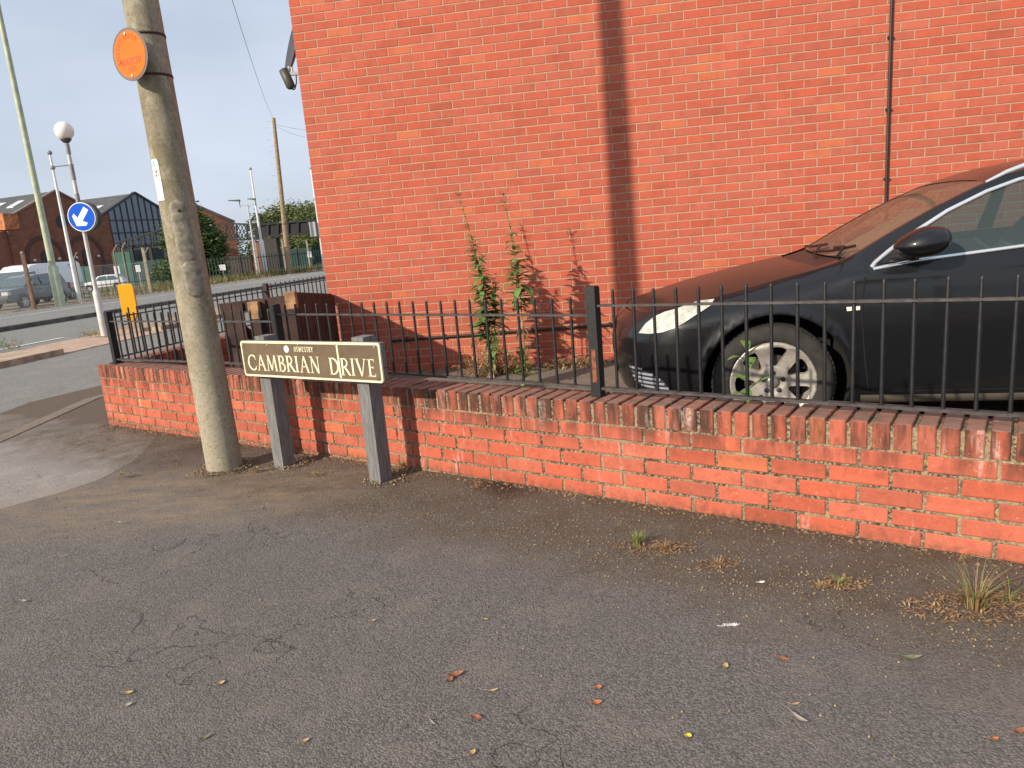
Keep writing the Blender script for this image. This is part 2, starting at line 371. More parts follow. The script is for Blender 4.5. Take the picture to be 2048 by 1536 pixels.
m.add([np.array((0, 0, 5.72)) + DH * a + NH * b + np.array((0, 0, t)) for a, b, t in ((-.3, -.3, 0), (9.6, -.3, 0), (9.6, 4, 2.2), (-.3, 4, 2.2), (-.3, 8, 0), (9.6, 8, 0))], [(0, 1, 2, 3), (3, 2, 5, 4), (0, 3, 4), (1, 5, 2)])
m.build('roof', plain('slate_roof', (.06, .06, .065), .8, var=.3), house)

def thin_cable(name, pts, r, label, cat, mat='dark'):
    m = MB(); m.tube(pts, r, 8)
    for a_, b_ in zip(pts[:-1], pts[1:]):
        a_, b_ = np.array(a_, float), np.array(b_, float); n_ = max(1, int(np.linalg.norm(b_ - a_) / .45))
        for k_ in range(n_): q_ = a_ + (b_ - a_) * (k_ + .5) / n_; m.box(q_ + NH * .004, (.045 if abs(b_[2] - a_[2]) > .5 else .018, .024, .018 if abs(b_[2] - a_[2]) > .5 else .045), (DH, NH, (0, 0, 1)))
    o = m.build(name, MT[mat] if isinstance(mat, str) else mat); tag(o, label, cat); return o
cabm = plain('black_cable', (.02, .017, .015), .5)
cu = lambda x, y, off=.016: on(x, y, NH, HD - off)
a = cu(1783.5, 0); b = cu(1771, 425); top = a + (a - b) * .9
lo = b + (b - a) * (b[2] - .33) / (a[2] - b[2])
thin_cable('cable', [top, a, b, lo], .0125, 'black cable running straight up the brick wall above the car', 'cable', cabm)
pts = [cu(x, y) for x, y in ((780, 682), (850, 676), (930, 671), (1000, 665.5), (1100, 658), (1180, 652.5), (1260, 645.5), (1500, 626), (1700, 606), (1950, 580), (2100, 566))]
thin_cable('cable', pts, .013, 'black cable running level along the brick wall low down behind the weeds', 'cable', cabm)

# satellite dish and camera on the hidden corner side
dcen = HC + NH * .98 - DH * .385; dcen[2] = 3.42
dish = thing('satellite_dish', 'dark grey satellite dish peeping out from behind the house corner', 'satellite dish', dcen)
ax = np.array([-.86, -.42, .30]); ax /= np.linalg.norm(ax); e1 = np.cross(ax, (0, 0, 1)); e1 /= np.linalg.norm(e1); e2 = np.cross(e1, ax)
v = []; f = []; nr, nk = 8, 40
for i in range(nr + 1):
    rr = .30 * i / nr
    for k in range(nk):
        t = 2 * PI * k / nk; v.append(e1 * rr * .92 * math.cos(t) + e2 * rr * 1.05 * math.sin(t) + ax * (rr * rr * .55))
for i in range(nr):
    for k in range(nk): f.append((i * nk + k, i * nk + (k + 1) % nk, (i + 1) * nk + (k + 1) % nk, (i + 1) * nk + k))
b0 = len(v); v += [p - ax * .012 for p in v]; f += [[b0 + i for i in q][::-1] for q in f]
f += [(nr * nk + k, nr * nk + (k + 1) % nk, b0 + nr * nk + (k + 1) % nk, b0 + nr * nk + k) for k in range(nk)]
mesh('reflector', v, f, plain('dish_grey', (.045, .045, .055), .55), dish, smooth=True)
m = MB(); m.tube([-ax * .02, (.10, .04, -.08), (.20, .05, -.08)], .02); 
m.build('mount_arm', MT['galv'], dish)
sc0 = atY(577, 158, 7.42)
scam = thing('security_camera', 'small dark security camera on a pale bracket at the house corner', 'security camera', sc0)
m = MB(); q = on(566, 138, (0, 1, 0), 7.42) - sc0; q2 = on(583, 176, (0, 1, 0), 7.42) - sc0
m.tube([q, q * .96 + q2 * .04, q * .1 + q2 * .9, q2], [.030, .044, .044, .034], 20); m.tube([q2 * .9 + q * .1, q2 * 1.1], .02, 12); m.build('camera_body', plain('camera_black', (.05, .05, .038), .5), scam)
m = MB(); e = on(592, 147, (0, 1, 0), 7.42) - sc0
m.bar((0, .0, .045), e + np.array((.09, .02, 0)), .03, .03); m.tube([(.0, 0, .05), (.02, 0, .11), (.045, 0, .10), (.045, 0, .06)], .012); m.build('bracket', plain('bracket_grey', (.45, .44, .42), .5), scam)
m = MB(); m.tube([q2 * 1.08, q2 * 1.2 + np.array((.02, 0, 0)), on(590, 177, (0, 1, 0), 7.42) - sc0, on(593, 165, (0, 1, 0), 7.42) - sc0, e], .0065); m.build('lead', cabm, scam)

# ================================================================ LOW BRICK WALLS
dl = np.array([.80993, -.58652, 0]); nl = np.array([-.58652, -.80993, 0])      # along (to the right), outwards (to camera)
WC = np.array([-3.5175, 6.1461, 0.]); WH = .48; LEN = 10.5
fw = thing('garden_wall', 'low red brick front wall with brick-on-edge coping under the black railings', 'brick wall', WC)
bs = []; zb = WH - .1025 - .010
shw = shade_red((.42, .103, .060), .08, .06)
for r in range(7):
    z = zb - .065 - r * .075; off = 0 if r % 2 else -.1125
    for i in range(int(LEN / .225)):
        a = i * .225 + off; wd = .215
        if a < 0: a, wd = 0., .1025
        bs.append((a + .0015, z + .0015, wd - .003, .062))
brickwork('wall', (0, 0, 0), dl, nl, bs, MT['brick_wall'], MT['mortar_wall'], fw, [((.004, LEN), (-.211, -.006), (-.25, WH - .012))], shw, .006, .004)
def coping(name, parent, O, u, n, length, start=0., z=WH, mat=None):
    v = []; f = []; c = []; O = np.array(O, float); Z = np.array([0, 0, 1.]); k = start
    while k < length:
        cc = tuple(a_ * b_ for a_, b_ in zip(shw(0, 0), (.86, .95, 1.0))); j = [random.uniform(-.0015, .0015) for _ in range(3)]; b = len(v); e = .004; z1 = z + j[0]; d1 = j[1]
        prof = [(-.215, z - .10), (-.215, z1 - e), (-.215 + e, z1), (d1 - e, z1), (d1 - e * .3, z1 - e * .3), (d1, z1 - e), (d1, z - .1025)]
        for (uu, ins) in ((k + .002, e), (k + .002 + e, 0), (k + .063 - e, 0), (k + .063, e)):
            for (dd, zz) in prof:
                v.append(O + u * (uu + j[2]) + n * (dd if abs(dd) < .1 and 0 else dd - (ins if dd > -.1 else -ins)) + Z * (zz - (ins if zz > z - .05 else 0)))
        m_ = len(prof)
        for a_ in range(3):
            for q in range(m_ - 1): f.append((b + a_ * m_ + q, b + (a_ + 1) * m_ + q, b + (a_ + 1) * m_ + q + 1, b + a_ * m_ + q + 1)); c.append(cc)
        f.append([b + q for q in range(m_)]); c.append(cc); f.append([b + 3 * m_ + q for q in range(m_)][::-1]); c.append(cc)
        k += .075
    return fixn(mesh(name, v, f, mat or MT['brick_wall'], parent, None, c))
coping('coping', fw, (0, 0, 0), dl, nl, LEN)
d2 = np.array([math.sin(rad(16.4)), math.cos(rad(16.4)), 0]); n2 = np.array([-d2[1], d2[0], 0])     # second run, outwards to the road
sw2 = thing('garden_wall', 'low red brick side wall running back beside the main road under railings', 'brick wall', WC)
bs = []
for r in range(8):
    z = zb - .065 - r * .075; off = -.1125 if r % 2 else 0
    for i in range(int(10.5 / .225)):
        a = i * .225 + off; wd = .215
        if a < 0: a, wd = .002, .1025
        bs.append((a, z + .0015, wd - .003, .062))
brickwork('wall', (0, 0, 0), d2, n2, bs, MT['brick_wall'], MT['mortar_wall'], sw2, [((.25, 10.5), (-.211, -.006), (-.3, WH - .012))], shw, .006, .004)
shw_keep = shw; shw = shade_red((.24, .055, .035), .1, .0)  # inner face: its shade is put into a darker brick colour
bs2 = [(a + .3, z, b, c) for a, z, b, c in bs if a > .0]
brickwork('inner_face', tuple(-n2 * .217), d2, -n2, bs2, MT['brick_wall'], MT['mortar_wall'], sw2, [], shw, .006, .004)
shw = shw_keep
coping('coping', sw2, (0, 0, 0), d2, n2, 10.4, .30)

# ================================================================ RAILINGS
def railing(label, O, u, n, segs, back, bar_sp=.103, nbmax=100, first_post=True, rust=None):
    """segs: (s0, s1, toprail0, toprail1, tip0, tip1, bottom0, bottom1, posttop)"""
    t = thing('railing', label, 'railing', O); nb = 0
    for k, (s0, s1, t0, t1, p0, p1, b0, b1, pt) in enumerate(segs):
        P = lambda s, z: u * s - n * back + np.array((0, 0, z))
        if not (k == 0 and not first_post):
            m = MB(); m.box(P(s0, (WH + pt) / 2), (.05, .05, pt - WH), (u, n, (0, 0, 1))); m.box(P(s0, pt + .003), (.044, .044, .006), (u, n, (0, 0, 1)))
            m.box(P(s0, WH + .006), (.085, .085, .012), (u, n, (0, 0, 1))) if k == 0 else None
            if rust == k: m.box(P(s0, WH + .155) + n * .0258, (.022, .001, .16), (u, n, (0, 0, 1)), 1)
            po = m.build('post', [MT['black_iron'], MT['rust']], t)
        m = MB(); m.bar(P(s0 + .025, t0), P(s1 - .025, t1), .028, .010); m.build('top_rail', MT['iron_rail'], t)
        m = MB(); m.bar(P(s0 + .025, b0), P(s1 - .025, b1), .032, .012); m.build('bottom_rail', MT['iron_rail'], t)
        s = s0 + .105
        while s < s1 - .05 and nb < nbmax:
            q = (s - s0) / (s1 - s0); m = MB(); zt = p0 + (p1 - p0) * q + random.uniform(-.002, .002); zbm = b0 + (b1 - b0) * q
            jx = random.uniform(-.002, .002)
            m.tube([P(s, zbm), P(s + jx, zt - .012), P(s + jx, zt - .003), P(s + jx, zt)], [.0075, .0075, .0065, .003], 10); m.build('bar', MT['black_iron'], t); s += bar_sp; nb += 1
    return t
cs = lambda p: float((np.array(p) - WC[:2]) @ dl[:2])
S1, S2, S3 = cs((-3.365, 6.151)) + .02, cs((-1.53, 4.825)), cs((.408, 3.42))
railing('black railings along the front wall, from the wall corner to the car', WC, dl, nl,
        [(S1, S2, .84, .842, .915, .918, .516, .548, .918), (S2, S3, .890, .876, .955, .966, .548, .524, .952), (S3, S3 + 2.42, .921, .931, .995, 1.02, .522, .514, 1.008),
         (S3 + 2.42, S3 + 4.84, .96, .96, 1.05, 1.05, .53, .53, 1.05)], .105, rust=2)
railing('black railings along the side wall, receding beside the main road', WC, d2, n2,
        [(.14, 2.42, .86, .865, .93, .935, .52, .53, .93), (2.42, 4.85, .88, .885, .95, .95, .53, .53, .95), (4.85, 7.3, .885, .885, .95, .95, .53, .53, .96), (7.3, 9.8, .89, .89, .955, .955, .53, .53, .96)], .105, .1, 98, first_post=False)

# ================================================================ GROUND
def sheet(name, poly, zoff, mat, step, kind='structure', base=gz):
    o = patch(name, poly, [], lambda x, y: np.array((x, y, base(x, y) + zoff)), step, mat, None, False); tag(o, kind=kind); return o
def big_ground():
    xs = [-1500, -700, -300, -160, -100, -70, -50, -40, -30, -20, -12, -6, 0, 8, 20, 60, 200, 700, 1500]; ys = [-1500, -500, -100, -30, -8, 0, 8, 16, 24, 32, 40, 50, 62, 76, 95, 120, 180, 300, 700, 1500]
    v = [(x, y, gz(x, y) - .30) for y in ys for x in xs]; n = len(xs)
    f = [(j * n + i, j * n + i + 1, (j + 1) * n + i + 1, (j + 1) * n + i) for j in range(len(ys) - 1) for i in range(n - 1)]
    tag(mesh('ground', v, f, MT['earth'], smooth=True), kind='structure')
big_ground()
seam = [tuple(G(*q)[:2]) for q in ((0, 1018), (120, 985), (200, 958), (262, 925), (285, 905))]
kerb = [tuple(G(*q)[:2]) for q in ((0, 885), (198, 796))]
WB = WC[:2]
wallR = tuple((WB + dl[:2] * 11 - nl[:2] * .12)); wc_ = tuple(WB + dl[:2] * -.06 + n2[:2] * .0)
kerb_l = [(-4.2, -6.), (-4.25, 3.0)] + kerb
back = [tuple(WB + d2[:2] * s + n2[:2] * .75) for s in (4., 8., 30.)]
wall2 = [tuple(WB + d2[:2] * s - n2[:2] * .1) for s in (30., .1)]
wallpt = tuple(WB + dl[:2] * .7 - nl[:2] * .1)
sheet('pavement', [(-3.0, -6), (12, -6), wallR, wallpt] + [seam[-1]] + seam[::-1][1:] + [(-3.3, 3.0)], .0, MT['pave'], .35)
sheet('footway', [(-3.0, -6), (-3.3, 3.0)] + seam + [wallpt] + wall2[::-1] + back[::-1] + kerb_l[::-1], -.002, MT['path'], .35)

def strip(name, pts, width, z0, z1, mat, side=1, kind='structure'):
    """a kerb: polyline offset sideways by width, real height from z0 to z1 above the terrain"""
    P = [np.array(p[:2], float) for p in pts]; v = []; f = []
    for i, p in enumerate(P):
        d = P[min(i + 1, len(P) - 1)] - P[max(i - 1, 0)]; d /= np.linalg.norm(d); nn = np.array([-d[1], d[0]]) * side
        q = p + nn * width
        v += [(p[0], p[1], gz(*p) + z0), (p[0], p[1], gz(*p) + z1), (q[0], q[1], gz(*q) + z1), (q[0], q[1], gz(*q) + z0)]
    for i in range(len(P) - 1):
        for k in range(3): f.append((i * 4 + k, i * 4 + k + 1, i * 4 + 5 + k, i * 4 + 4 + k))
    f += [(0, 1, 2, 3), (len(v) - 4, len(v) - 1, len(v) - 2, len(v) - 3)]
    o = fixn(mesh(name, v, f, mat)); 
    if kind: tag(o, kind=kind)
    return o
kl = kerb_l + back[:]
strip('kerb', kl, .16, -.25, .004, MT['edging'])
ap = [np.array(p) for p in kl]; apo = []
for i, p in enumerate(ap):
    d = ap[min(i + 1, len(ap) - 1)] - ap[max(i - 1, 0)]; d /= np.linalg.norm(d); nn = np.array([-d[1], d[0]]); apo.append(tuple(p + nn * (.16 + .75)))
api = [tuple(np.array(p) + (np.array(q) - p) * (.16 / .91)) for p, q in zip(ap, apo)]
sheet('verge_strip', api + apo[::-1], -.012, MT['path'], .6)
R0 = np.array([.165, .986]); Rl = np.array([.986, -.165])
rd = lambda c, t: tuple(Rl * c + R0 * t)
sheet('road', [rd(-30, -40), rd(-5.0, -40), rd(-5.0, 260), rd(-30, 260)], -.045, MT['road'], 6)
def line(c0, c1, t0, t1, z=-.035):
    n = max(1, int((t1 - t0) / 3)); v = []
    for i in range(n + 1):
        t = t0 + (t1 - t0) * i / n
        for c in (c0, c1): x, y = rd(c, t); v.append((x, y, gz(x, y) + z))
    return mesh('road_marking', v, [(2 * i, 2 * i + 1, 2 * i + 3, 2 * i + 2) for i in range(n)], MT['paint'])
tag(line(-24.82, -24.60, -30, 250), kind='structure'); tag(line(-13.05, -12.9, -30, 15.), kind='structure')
strip('kerb', [rd(-18.0, t) for t in range(-30, 250, 4)], .35, -.1, .09, MT['kerb'])
sheet('road_shoulder', [rd(-29, -40), rd(-18.34, -40), rd(-18.34, 260), rd(-29, 260)], .0, MT['road'], 6)
[o for o in bpy.data.objects if o.name == 'road_marking'][0].location.z = .042
# planted-up paved refuge between the carriageways
isl = thing('traffic_island', 'pinkish paved refuge island with broken kerb ends between the carriageways', 'traffic island')
def isl_block(t0, t1, z1, mat, name, c0=-12.15, c1=-10.1, taper=0):
    n = 8; v = []
    for i in range(n + 1):
        t = t0 + (t1 - t0) * i / n; k = 1 - taper * max(0, (i / n - .55) / .45) ** 2; cm = (c0 + c1) / 2; h = (c1 - c0) / 2 * k
        for c in (cm - h, cm + h): x, y = rd(c, t); v += [(x, y, gz(x, y) - .1), (x, y, gz(x, y) + z1)]
    f = []
    for i in range(n):
        b = i * 4; f += [(b + 1, b + 3, b + 7, b + 5), (b, b + 1, b + 5, b + 4), (b + 2, b + 6, b + 7, b + 3)]
    f += [(0, 2, 3, 1), (n * 4, n * 4 + 1, n * 4 + 3, n * 4 + 2)]
    return fixn(mesh(name, v, f, mat, isl))
isl_block(11.6, 14.9, -.03, MT['paver'], 'paved_crossing'); isl_block(4, 11.6, .055, plain('sandy_kerb_top', (.38, .29, .20), .9, var=.3, vscale=5), 'raised_end', taper=0); isl_block(14.9, 24, .05, plain('sandy_kerb_top', (.30, .22, .15), .9, var=.4, vscale=5), 'raised_end', -12.2, -10.4, 0)
sheet('road_shoulder', [rd(-45, -40), rd(-28.98, -40), rd(-28.98, 260), rd(-90, 260)], .004, MT['earth'], 8)
yd = [tuple(WB + dl[:2] * .3 - nl[:2] * .2 ), tuple(WB + dl[:2] * 11 - nl[:2] * .2), tuple(HC[:2] + DH[:2] * 9.3), tuple(HC[:2]), tuple(HC[:2] + NH[:2] * 7), tuple(WB + d2[:2] * 10.4 - n2[:2] * .2)]
sheet('yard', yd, .0, MT['yard'], .5, base=lambda x, y: 0.)

# ================================================================ CONCRETE POLE
PB = np.array([-1.85, 4.40, -.03]); LEANX = -.009
pole = thing('lamp_post', 'thick mottled concrete lamp post standing in front of the low brick wall', 'lamp post', PB)
cm_ = NT('mottled_concrete'); z = cm_.sep()[2]
v1 = cm_.n('ShaderNodeMapping'); v1.inputs['Scale'].default_value = (1, 1, .45); cm_.l(cm_.coord(), v1.inputs[0])
c = cm_.mix(cm_.ramp(cm_.noise(130, 4, .7), .35, .65), (.27, .24, .175), (.41, .37, .285))
c = cm_.mix(cm_.math('MULTIPLY', cm_.ramp(cm_.noise(6, 6, .7, v1.outputs[0]), .40, .62), cm_.ramp(z, .3, 1.4, (.15, .15, .15, 1), (.85, .85, .85, 1))), c, (.17, .145, .09))
c = cm_.mix(cm_.math('MULTIPLY', cm_.ramp(cm_.noise(48, 5, .8), .52, .66), .6), c, (.11, .09, .05)); c = cm_.mix(cm_.math('MULTIPLY', cm_.ramp(cm_.noise(15, 5, .8), .55, .68), .45), c, (.50, .46, .36))
cm_.col(c); cm_.val('Roughness', .93); cm_.val('Specular IOR Level', .15); cm_.bump(cm_.noise(170, 5, .75), .55, .003); MT['pole'] = cm_.m
def pr(z): return .1075 - .0052 * z
m = MB(); zs = [-.25, 0, .3, .6, 1, 1.5, 2, 2.5, 3, 4, 5, 6, 7.5, 9]
m.tube([(LEANX * z, 0, z) for z in zs], [pr(max(0, z)) for z in zs], 48); m.build('column', MT['pole'], pole)
tocam = -PB[:2] / np.linalg.norm(PB[:2]); side = np.array([-tocam[1], tocam[0]])
def on_pole(z, ang, out=0.):      # ang: 0 towards the camera, positive to the right as seen
    a = math.atan2(tocam[1], tocam[0]) + ang; r = pr(z) + out; return np.array((LEANX * z + r * math.cos(a), r * math.sin(a), z))
covm = plain('grey_cover', (.23, .205, .155), .9, var=.35, vscale=30, bump=.5, bscale=120)
def cover(z0, z1, ac, wa, out, n=18):
    v = []; f = []; K = 12
    for i in range(n + 1):
        z = z0 + (z1 - z0) * i / n; hh = wa * pr(z); e = 0
        dz = min(z - z0, z1 - z); wl = hh if dz >= hh else math.sqrt(max(0, hh * hh - (hh - dz) ** 2)) ; wl = max(wl, .004)
        for k in range(K + 1):
            t = -1 + 2 * k / K; o_ = out * (1 - .9 * max(0, (abs(t) - .8) / .2)) ; v.append(on_pole(z, ac + wl / pr(z) * t, o_ if 0 < i < n else .001))
    for i in range(n):
        for k in range(K): f.append((i * (K + 1) + k, i * (K + 1) + k + 1, (i + 1) * (K + 1) + k + 1, (i + 1) * (K + 1) + k))
    return mesh('access_cover', v, f, covm, pole, smooth=True)
cover(1.30, 1.665, .03, .52, .007); cover(1.10, 1.32, .16, .52, .011)
m = MB(); p = on_pole(1.60, .04, .007); q_ = on_pole(1.60, .04, .010); m.tube([p, q_], .008, 14); m.build('keyhole', MT['dark'], pole)
bandm = plain('rusty_band', (.05, .022, .015), .8)
for zb_ in (2.345, 2.56):
    m = MB(); m.lathe([(pr(zb_) + .001, -.006), (pr(zb_) + .004, -.006), (pr(zb_) + .004, .006), (pr(zb_) + .001, .006)], (LEANX * zb_, 0, zb_), 'z', 40); m.build('strap', bandm, pole)

# ---------------------------------------------------------------- stroke lettering
T_, t_ = .135, .06
def ln(a, b, c, d, w=T_): return ('l', a, b, c, d, w)
def arc(cx, cy, rx, ry, a0, a1, w=T_): return ('a', cx, cy, rx, ry, a0, a1, w)
def sf(x, y, h=.11): return ('l', x - h, y, x + h, y, .035)
GL = {
 'C': (.80, [arc(.46, .5, .40, .47, 48, 312, T_), ln(.72, .85, .75, .68, .04), ln(.72, .15, .75, .30, .04)]),
 'A': (.84, [ln(.12, 0, .42, 1, .07), ln(.42, 1, .74, 0, T_), ln(.22, .36, .62, .36, .05), sf(.12, .02), sf(.74, .02, .13)]),
 'M': (1.05, [ln(.14, 0, .22, 1, .06), ln(.22, 1, .52, .05, T_), ln(.52, .05, .82, 1, .06), ln(.82, 1, .92, 0, T_), sf(.14, .02), sf(.92, .02, .12), ln(.12, .98, .26, .98, .035), ln(.78, .98, .92, .98, .035)]),
 'B': (.68, [ln(.18, 0, .18, 1), arc(.30, .76, .25, .22, -90, 90, .10), arc(.30, .27, .32, .255, -90, 90, .12), ln(.05, .98, .32, .98, .04), ln(.05, .02, .32, .02, .04), ln(.2, .54, .32, .54, .04)]),
 'R': (.74, [ln(.18, 0, .18, 1), arc(.30, .74, .27, .24, -90, 90, .11), ln(.05, .98, .32, .98, .04), ln(.2, .50, .34, .50, .04), ln(.36, .50, .72, .02, T_), sf(.18, .02, .13), ln(.66, .02, .82, .02, .04)]),
 'I': (.38, [ln(.19, 0, .19, 1), sf(.19, .98, .14), sf(.19, .02, .14)]),
 'N': (.92, [ln(.18, 0, .18, 1, .06), ln(.16, 1, .74, 0, T_), ln(.74, 0, .74, 1, .06), sf(.16, .98, .13), sf(.18, .02, .12), sf(.74, .98, .12)]),
 'D': (.82, [ln(.18, 0, .18, 1), arc(.28, .5, .46, .47, -90, 90, T_), ln(.05, .98, .3, .98, .04), ln(.05, .02, .3, .02, .04)]),
 'V': (.82, [ln(.10, 1, .42, 0, T_), ln(.42, 0, .72, 1, .06), sf(.10, .98, .13), sf(.72, .98, .11)]),
 'E': (.64, [ln(.18, 0, .18, 1), ln(.05, .97, .52, .97, .055), ln(.18, .52, .44, .52, .05), ln(.05, .03, .56, .03, .055), ln(.52, 1, .53, .84, .04), ln(.56, 0, .58, .17, .04), ln(.44, .60, .44, .44, .035)]),
 'G': (.86, [arc(.46, .5, .40, .47, 48, 325, T_), ln(.74, .05, .74, .44, T_), ln(.60, .44, .86, .44, .04)]),
 'H': (.86, [ln(.18, 0, .18, 1), ln(.68, 0, .68, 1), ln(.18, .5, .68, .5, .05), sf(.18, .98), sf(.18, .02), sf(.68, .98), sf(.68, .02)]),
 'O': (.94, [arc(.47, .5, .39, .46, 0, 360, .11)]),
 'U': (.84, [ln(.18, .32, .18, 1), arc(.43, .32, .25, .30, 180, 360, .10), ln(.68, .32, .68, 1, .06), sf(.18, .98), sf(.68, .98)]),
 'W': (1.15, [ln(.08, 1, .34, 0, T_), ln(.34, 0, .58, 1, .06), ln(.58, 1, .84, 0, T_), ln(.84, 0, 1.08, 1, .06), sf(.08, .98), sf(1.08, .98, .08)]),
 'T': (.76, [ln(.38, 0, .38, 1), ln(.06, .97, .70, .97, .055), ln(.06, 1, .06, .82, .04), ln(.70, 1, .70, .82, .04), sf(.38, .02, .14)]),
 '!': (.34, [ln(.17, .28, .17, 1, .12), ln(.17, 0, .17, .12, .14)]),
 ' ': (.42, []),
}
SANS = {'O': (.72, [arc(.34, .5, .24, .42, 0, 360, .16)]), 'S': (.68, [arc(.33, .73, .22, .21, 20, 270, .16), arc(.33, .29, .22, .22, -160, 90, .16)]),
 'W': (1.0, [ln(.08, 1, .27, 0, .15), ln(.27, 0, .46, .9, .13), ln(.46, .9, .65, 0, .13), ln(.65, 0, .84, 1, .15)]), 'E': (.62, [ln(.15, 0, .15, 1, .16), ln(.1, .93, .52, .93, .14), ln(.1, .5, .46, .5, .13), ln(.1, .07, .52, .07, .14)]),
 'T': (.64, [ln(.3, 0, .3, 1, .16), ln(.04, .93, .56, .93, .14)]), 'R': (.68, [ln(.15, 0, .15, 1, .16), arc(.26, .73, .22, .20, -90, 90, .15), ln(.1, .93, .28, .93, .14), ln(.1, .53, .28, .53, .14), ln(.3, .5, .54, 0, .15)]),
 'Y': (.66, [ln(.04, 1, .31, .5, .15), ln(.58, 1, .31, .5, .15), ln(.31, 0, .31, .52, .16)])}
def glyph_quads(g):
    qs = []
    for s in g:
        if s[0] == 'l':
            a = np.array(s[1:3]); b = np.array(s[3:5]); d = b - a; d = d / np.linalg.norm(d); n = np.array([-d[1], d[0]]) * s[5] / 2; qs.append([a - n, b - n, b + n, a + n])
        else:
            _, cx, cy, rx, ry, a0, a1, w_ = s; N = max(8, int(abs(a1 - a0) / 12))
            for i in range(N):
                p = []
                for k in (i, i + 1):
                    t = rad(a0 + (a1 - a0) * k / N); wk = w_ * (.5 + .5 * abs(math.cos(t)))
                    for sg in (-1, 1): p.append(np.array([cx + (rx + sg * wk / 2) * math.cos(t), cy + (ry + sg * wk / 2) * math.sin(t)]))
                qs.append([p[0], p[2], p[3], p[1]])
    return qs
def text_width(txt, font, h, sx, sp_): return sum(font[c][0] * h * sx + sp_ for c in txt) - sp_
def lettering(name, txt, font, h, O, X, Y, nrm, mat, parent, sx=1., sp_=0., width=None, curve=None, th=.0012, bold=1.):
    """raised letters; curve=(radius, start angle) sets them round a ring centred on O"""
    O, X, Y, nrm = (np.array(a, float) for a in (O, X, Y, nrm)); m = MB(); x = 0.
    if width: tot = text_width(txt, font, h, sx, sp_); sx *= width / tot; sp_ *= width / tot
    for c in txt:
        wd, g = font[c]
        for q in glyph_quads(g):
            def mp_(p):
                a, b = p[0] * h * sx, p[1] * h
                if curve:
                    r0, a0 = curve; mid = x + wd * h * sx / 2; an = a0 - mid / r0; lx = a - wd * h * sx / 2
                    e = np.array([math.cos(an), math.sin(an)]); tt = np.array([math.sin(an), -math.cos(an)]); pp = e * (r0 + b) + tt * lx; return O + X * pp[0] + Y * pp[1]
                return O + X * (x + a) + Y * b
            P = [mp_(p) for p in q]; m.add([p + nrm * th for p in P] + [p - nrm * .0005 for p in P], [(0, 1, 2, 3), (0, 4, 5, 1), (1, 5, 6, 2), (2, 6, 7, 3), (3, 7, 4, 0)])
        x += wd * h * sx + sp_
    return m.build(name, mat, parent)

# neighbourhood watch sign strapped to the pole
zc_ = 2.53; cw = on(260, 109, (tocam[0], tocam[1], 0), float(tocam @ PB[:2]) + .14)
nrm = np.array([-.43, -.90, 0]); nrm /= np.linalg.norm(nrm); SX = np.cross((0, 0, 1), nrm); SX /= np.linalg.norm(SX); SY = np.array([0, 0, 1.])
nw = thing('warning_sign', 'round orange neighbourhood watch sign strapped high on the concrete lamp post', 'sign', cw)
def disc(name, r, z0, z1, mat, parent, X=SX, Y=SY, nn=nrm, c=(0, 0, 0), N=64, ry=None):
    c = np.array(c, float); ry = ry or r; v = [c + X * r * math.cos(2 * PI * k / N) + Y * ry * math.sin(2 * PI * k / N) + nn * z for z in (z0, z1) for k in range(N)]
    f = [list(range(N))[::-1], list(range(N, 2 * N))] + [(k, (k + 1) % N, N + (k + 1) % N, N + k) for k in range(N)]
    return fixn(mesh(name, v, f, mat, parent))
disc('backing_disc', .134, -.004, 0, plain('sign_grey', (.12, .105, .10), .6), nw)
disc('orange_face', .119, .0002, .002, plain('orange_vinyl', (.88, .15, .012), .6, var=.04, spec=.2), nw)
ink = plain('dark_ink', (.16, .035, .02), .6)
lettering('lettering', 'NEIGHBOURHOOD', GL, .026, nrm * .0022, SX, SY, nrm, ink, nw, sx=.62, sp_=.0045, curve=(.079, rad(206)), th=.0006)
lettering('lettering', 'WATCH!', GL, .034, SX * -.085 - SY * .052 + nrm * .0022, SX, SY, nrm, ink, nw, sx=.9, width=.168, th=.0006)
m = MB()
for k, (yy, ww) in enumerate(((-.064, .06), (-.074, .068), (-.084, .062))):
    n_ = 9
    for i in range(n_): m.box(SX * (-ww / 2 + ww * (i + .4) / n_) + SY * yy + nrm * .0024, (ww / n_ * .7, .0035, .0006), (SX, SY, nrm))
m.build('small_print', ink, nw)
for s_ in (1, -1): disc('bolt', .006, .002, .007, MT['galv'], nw, c=SY * s_ * .106 - SX * .006)

# white notice stuck on the pole
nz0, nz1 = 1.665, 1.895; v = []; f = []; K = 8; angs = [-1.28 + .62 * k / K for k in range(K + 1)]
nt_ = thing('notice', 'small white printed notice wrapped on the left of the concrete lamp post', 'notice', PB)
for i in range(13):
    zz = nz0 + (nz1 - nz0) * i / 12
    for k, a_ in enumerate(angs): v.append(on_pole(zz - (.018 if i == 12 and k in (0, K) else 0), a_, .0025))
for i in range(12):
    for k in range(K): f.append((i * (K + 1) + k, i * (K + 1) + k + 1, (i + 1) * (K + 1) + k + 1, (i + 1) * (K + 1) + k))
mesh('paper', v, f, plain('white_card', (.72, .72, .68), .5, var=.03), nt_, smooth=True)
m = MB()
for i in range(20):
    t0, t1 = 2 * PI * i / 20, 2 * PI * (i + 1) / 20
    for R_ in (.021,): m.tube([on_pole(1.82 + R_ * math.sin(t), -.93 + R_ * math.cos(t) / .1, .0032) for t in (t0, t1)], .0013, 4)
m.tube([on_pole(1.82, -.95, .0035), on_pole(1.832, -.85, .0035)], .004, 6); m.tube([on_pole(1.812, -.90, .0035), on_pole(1.80, -1.0, .0035)], .003, 6)
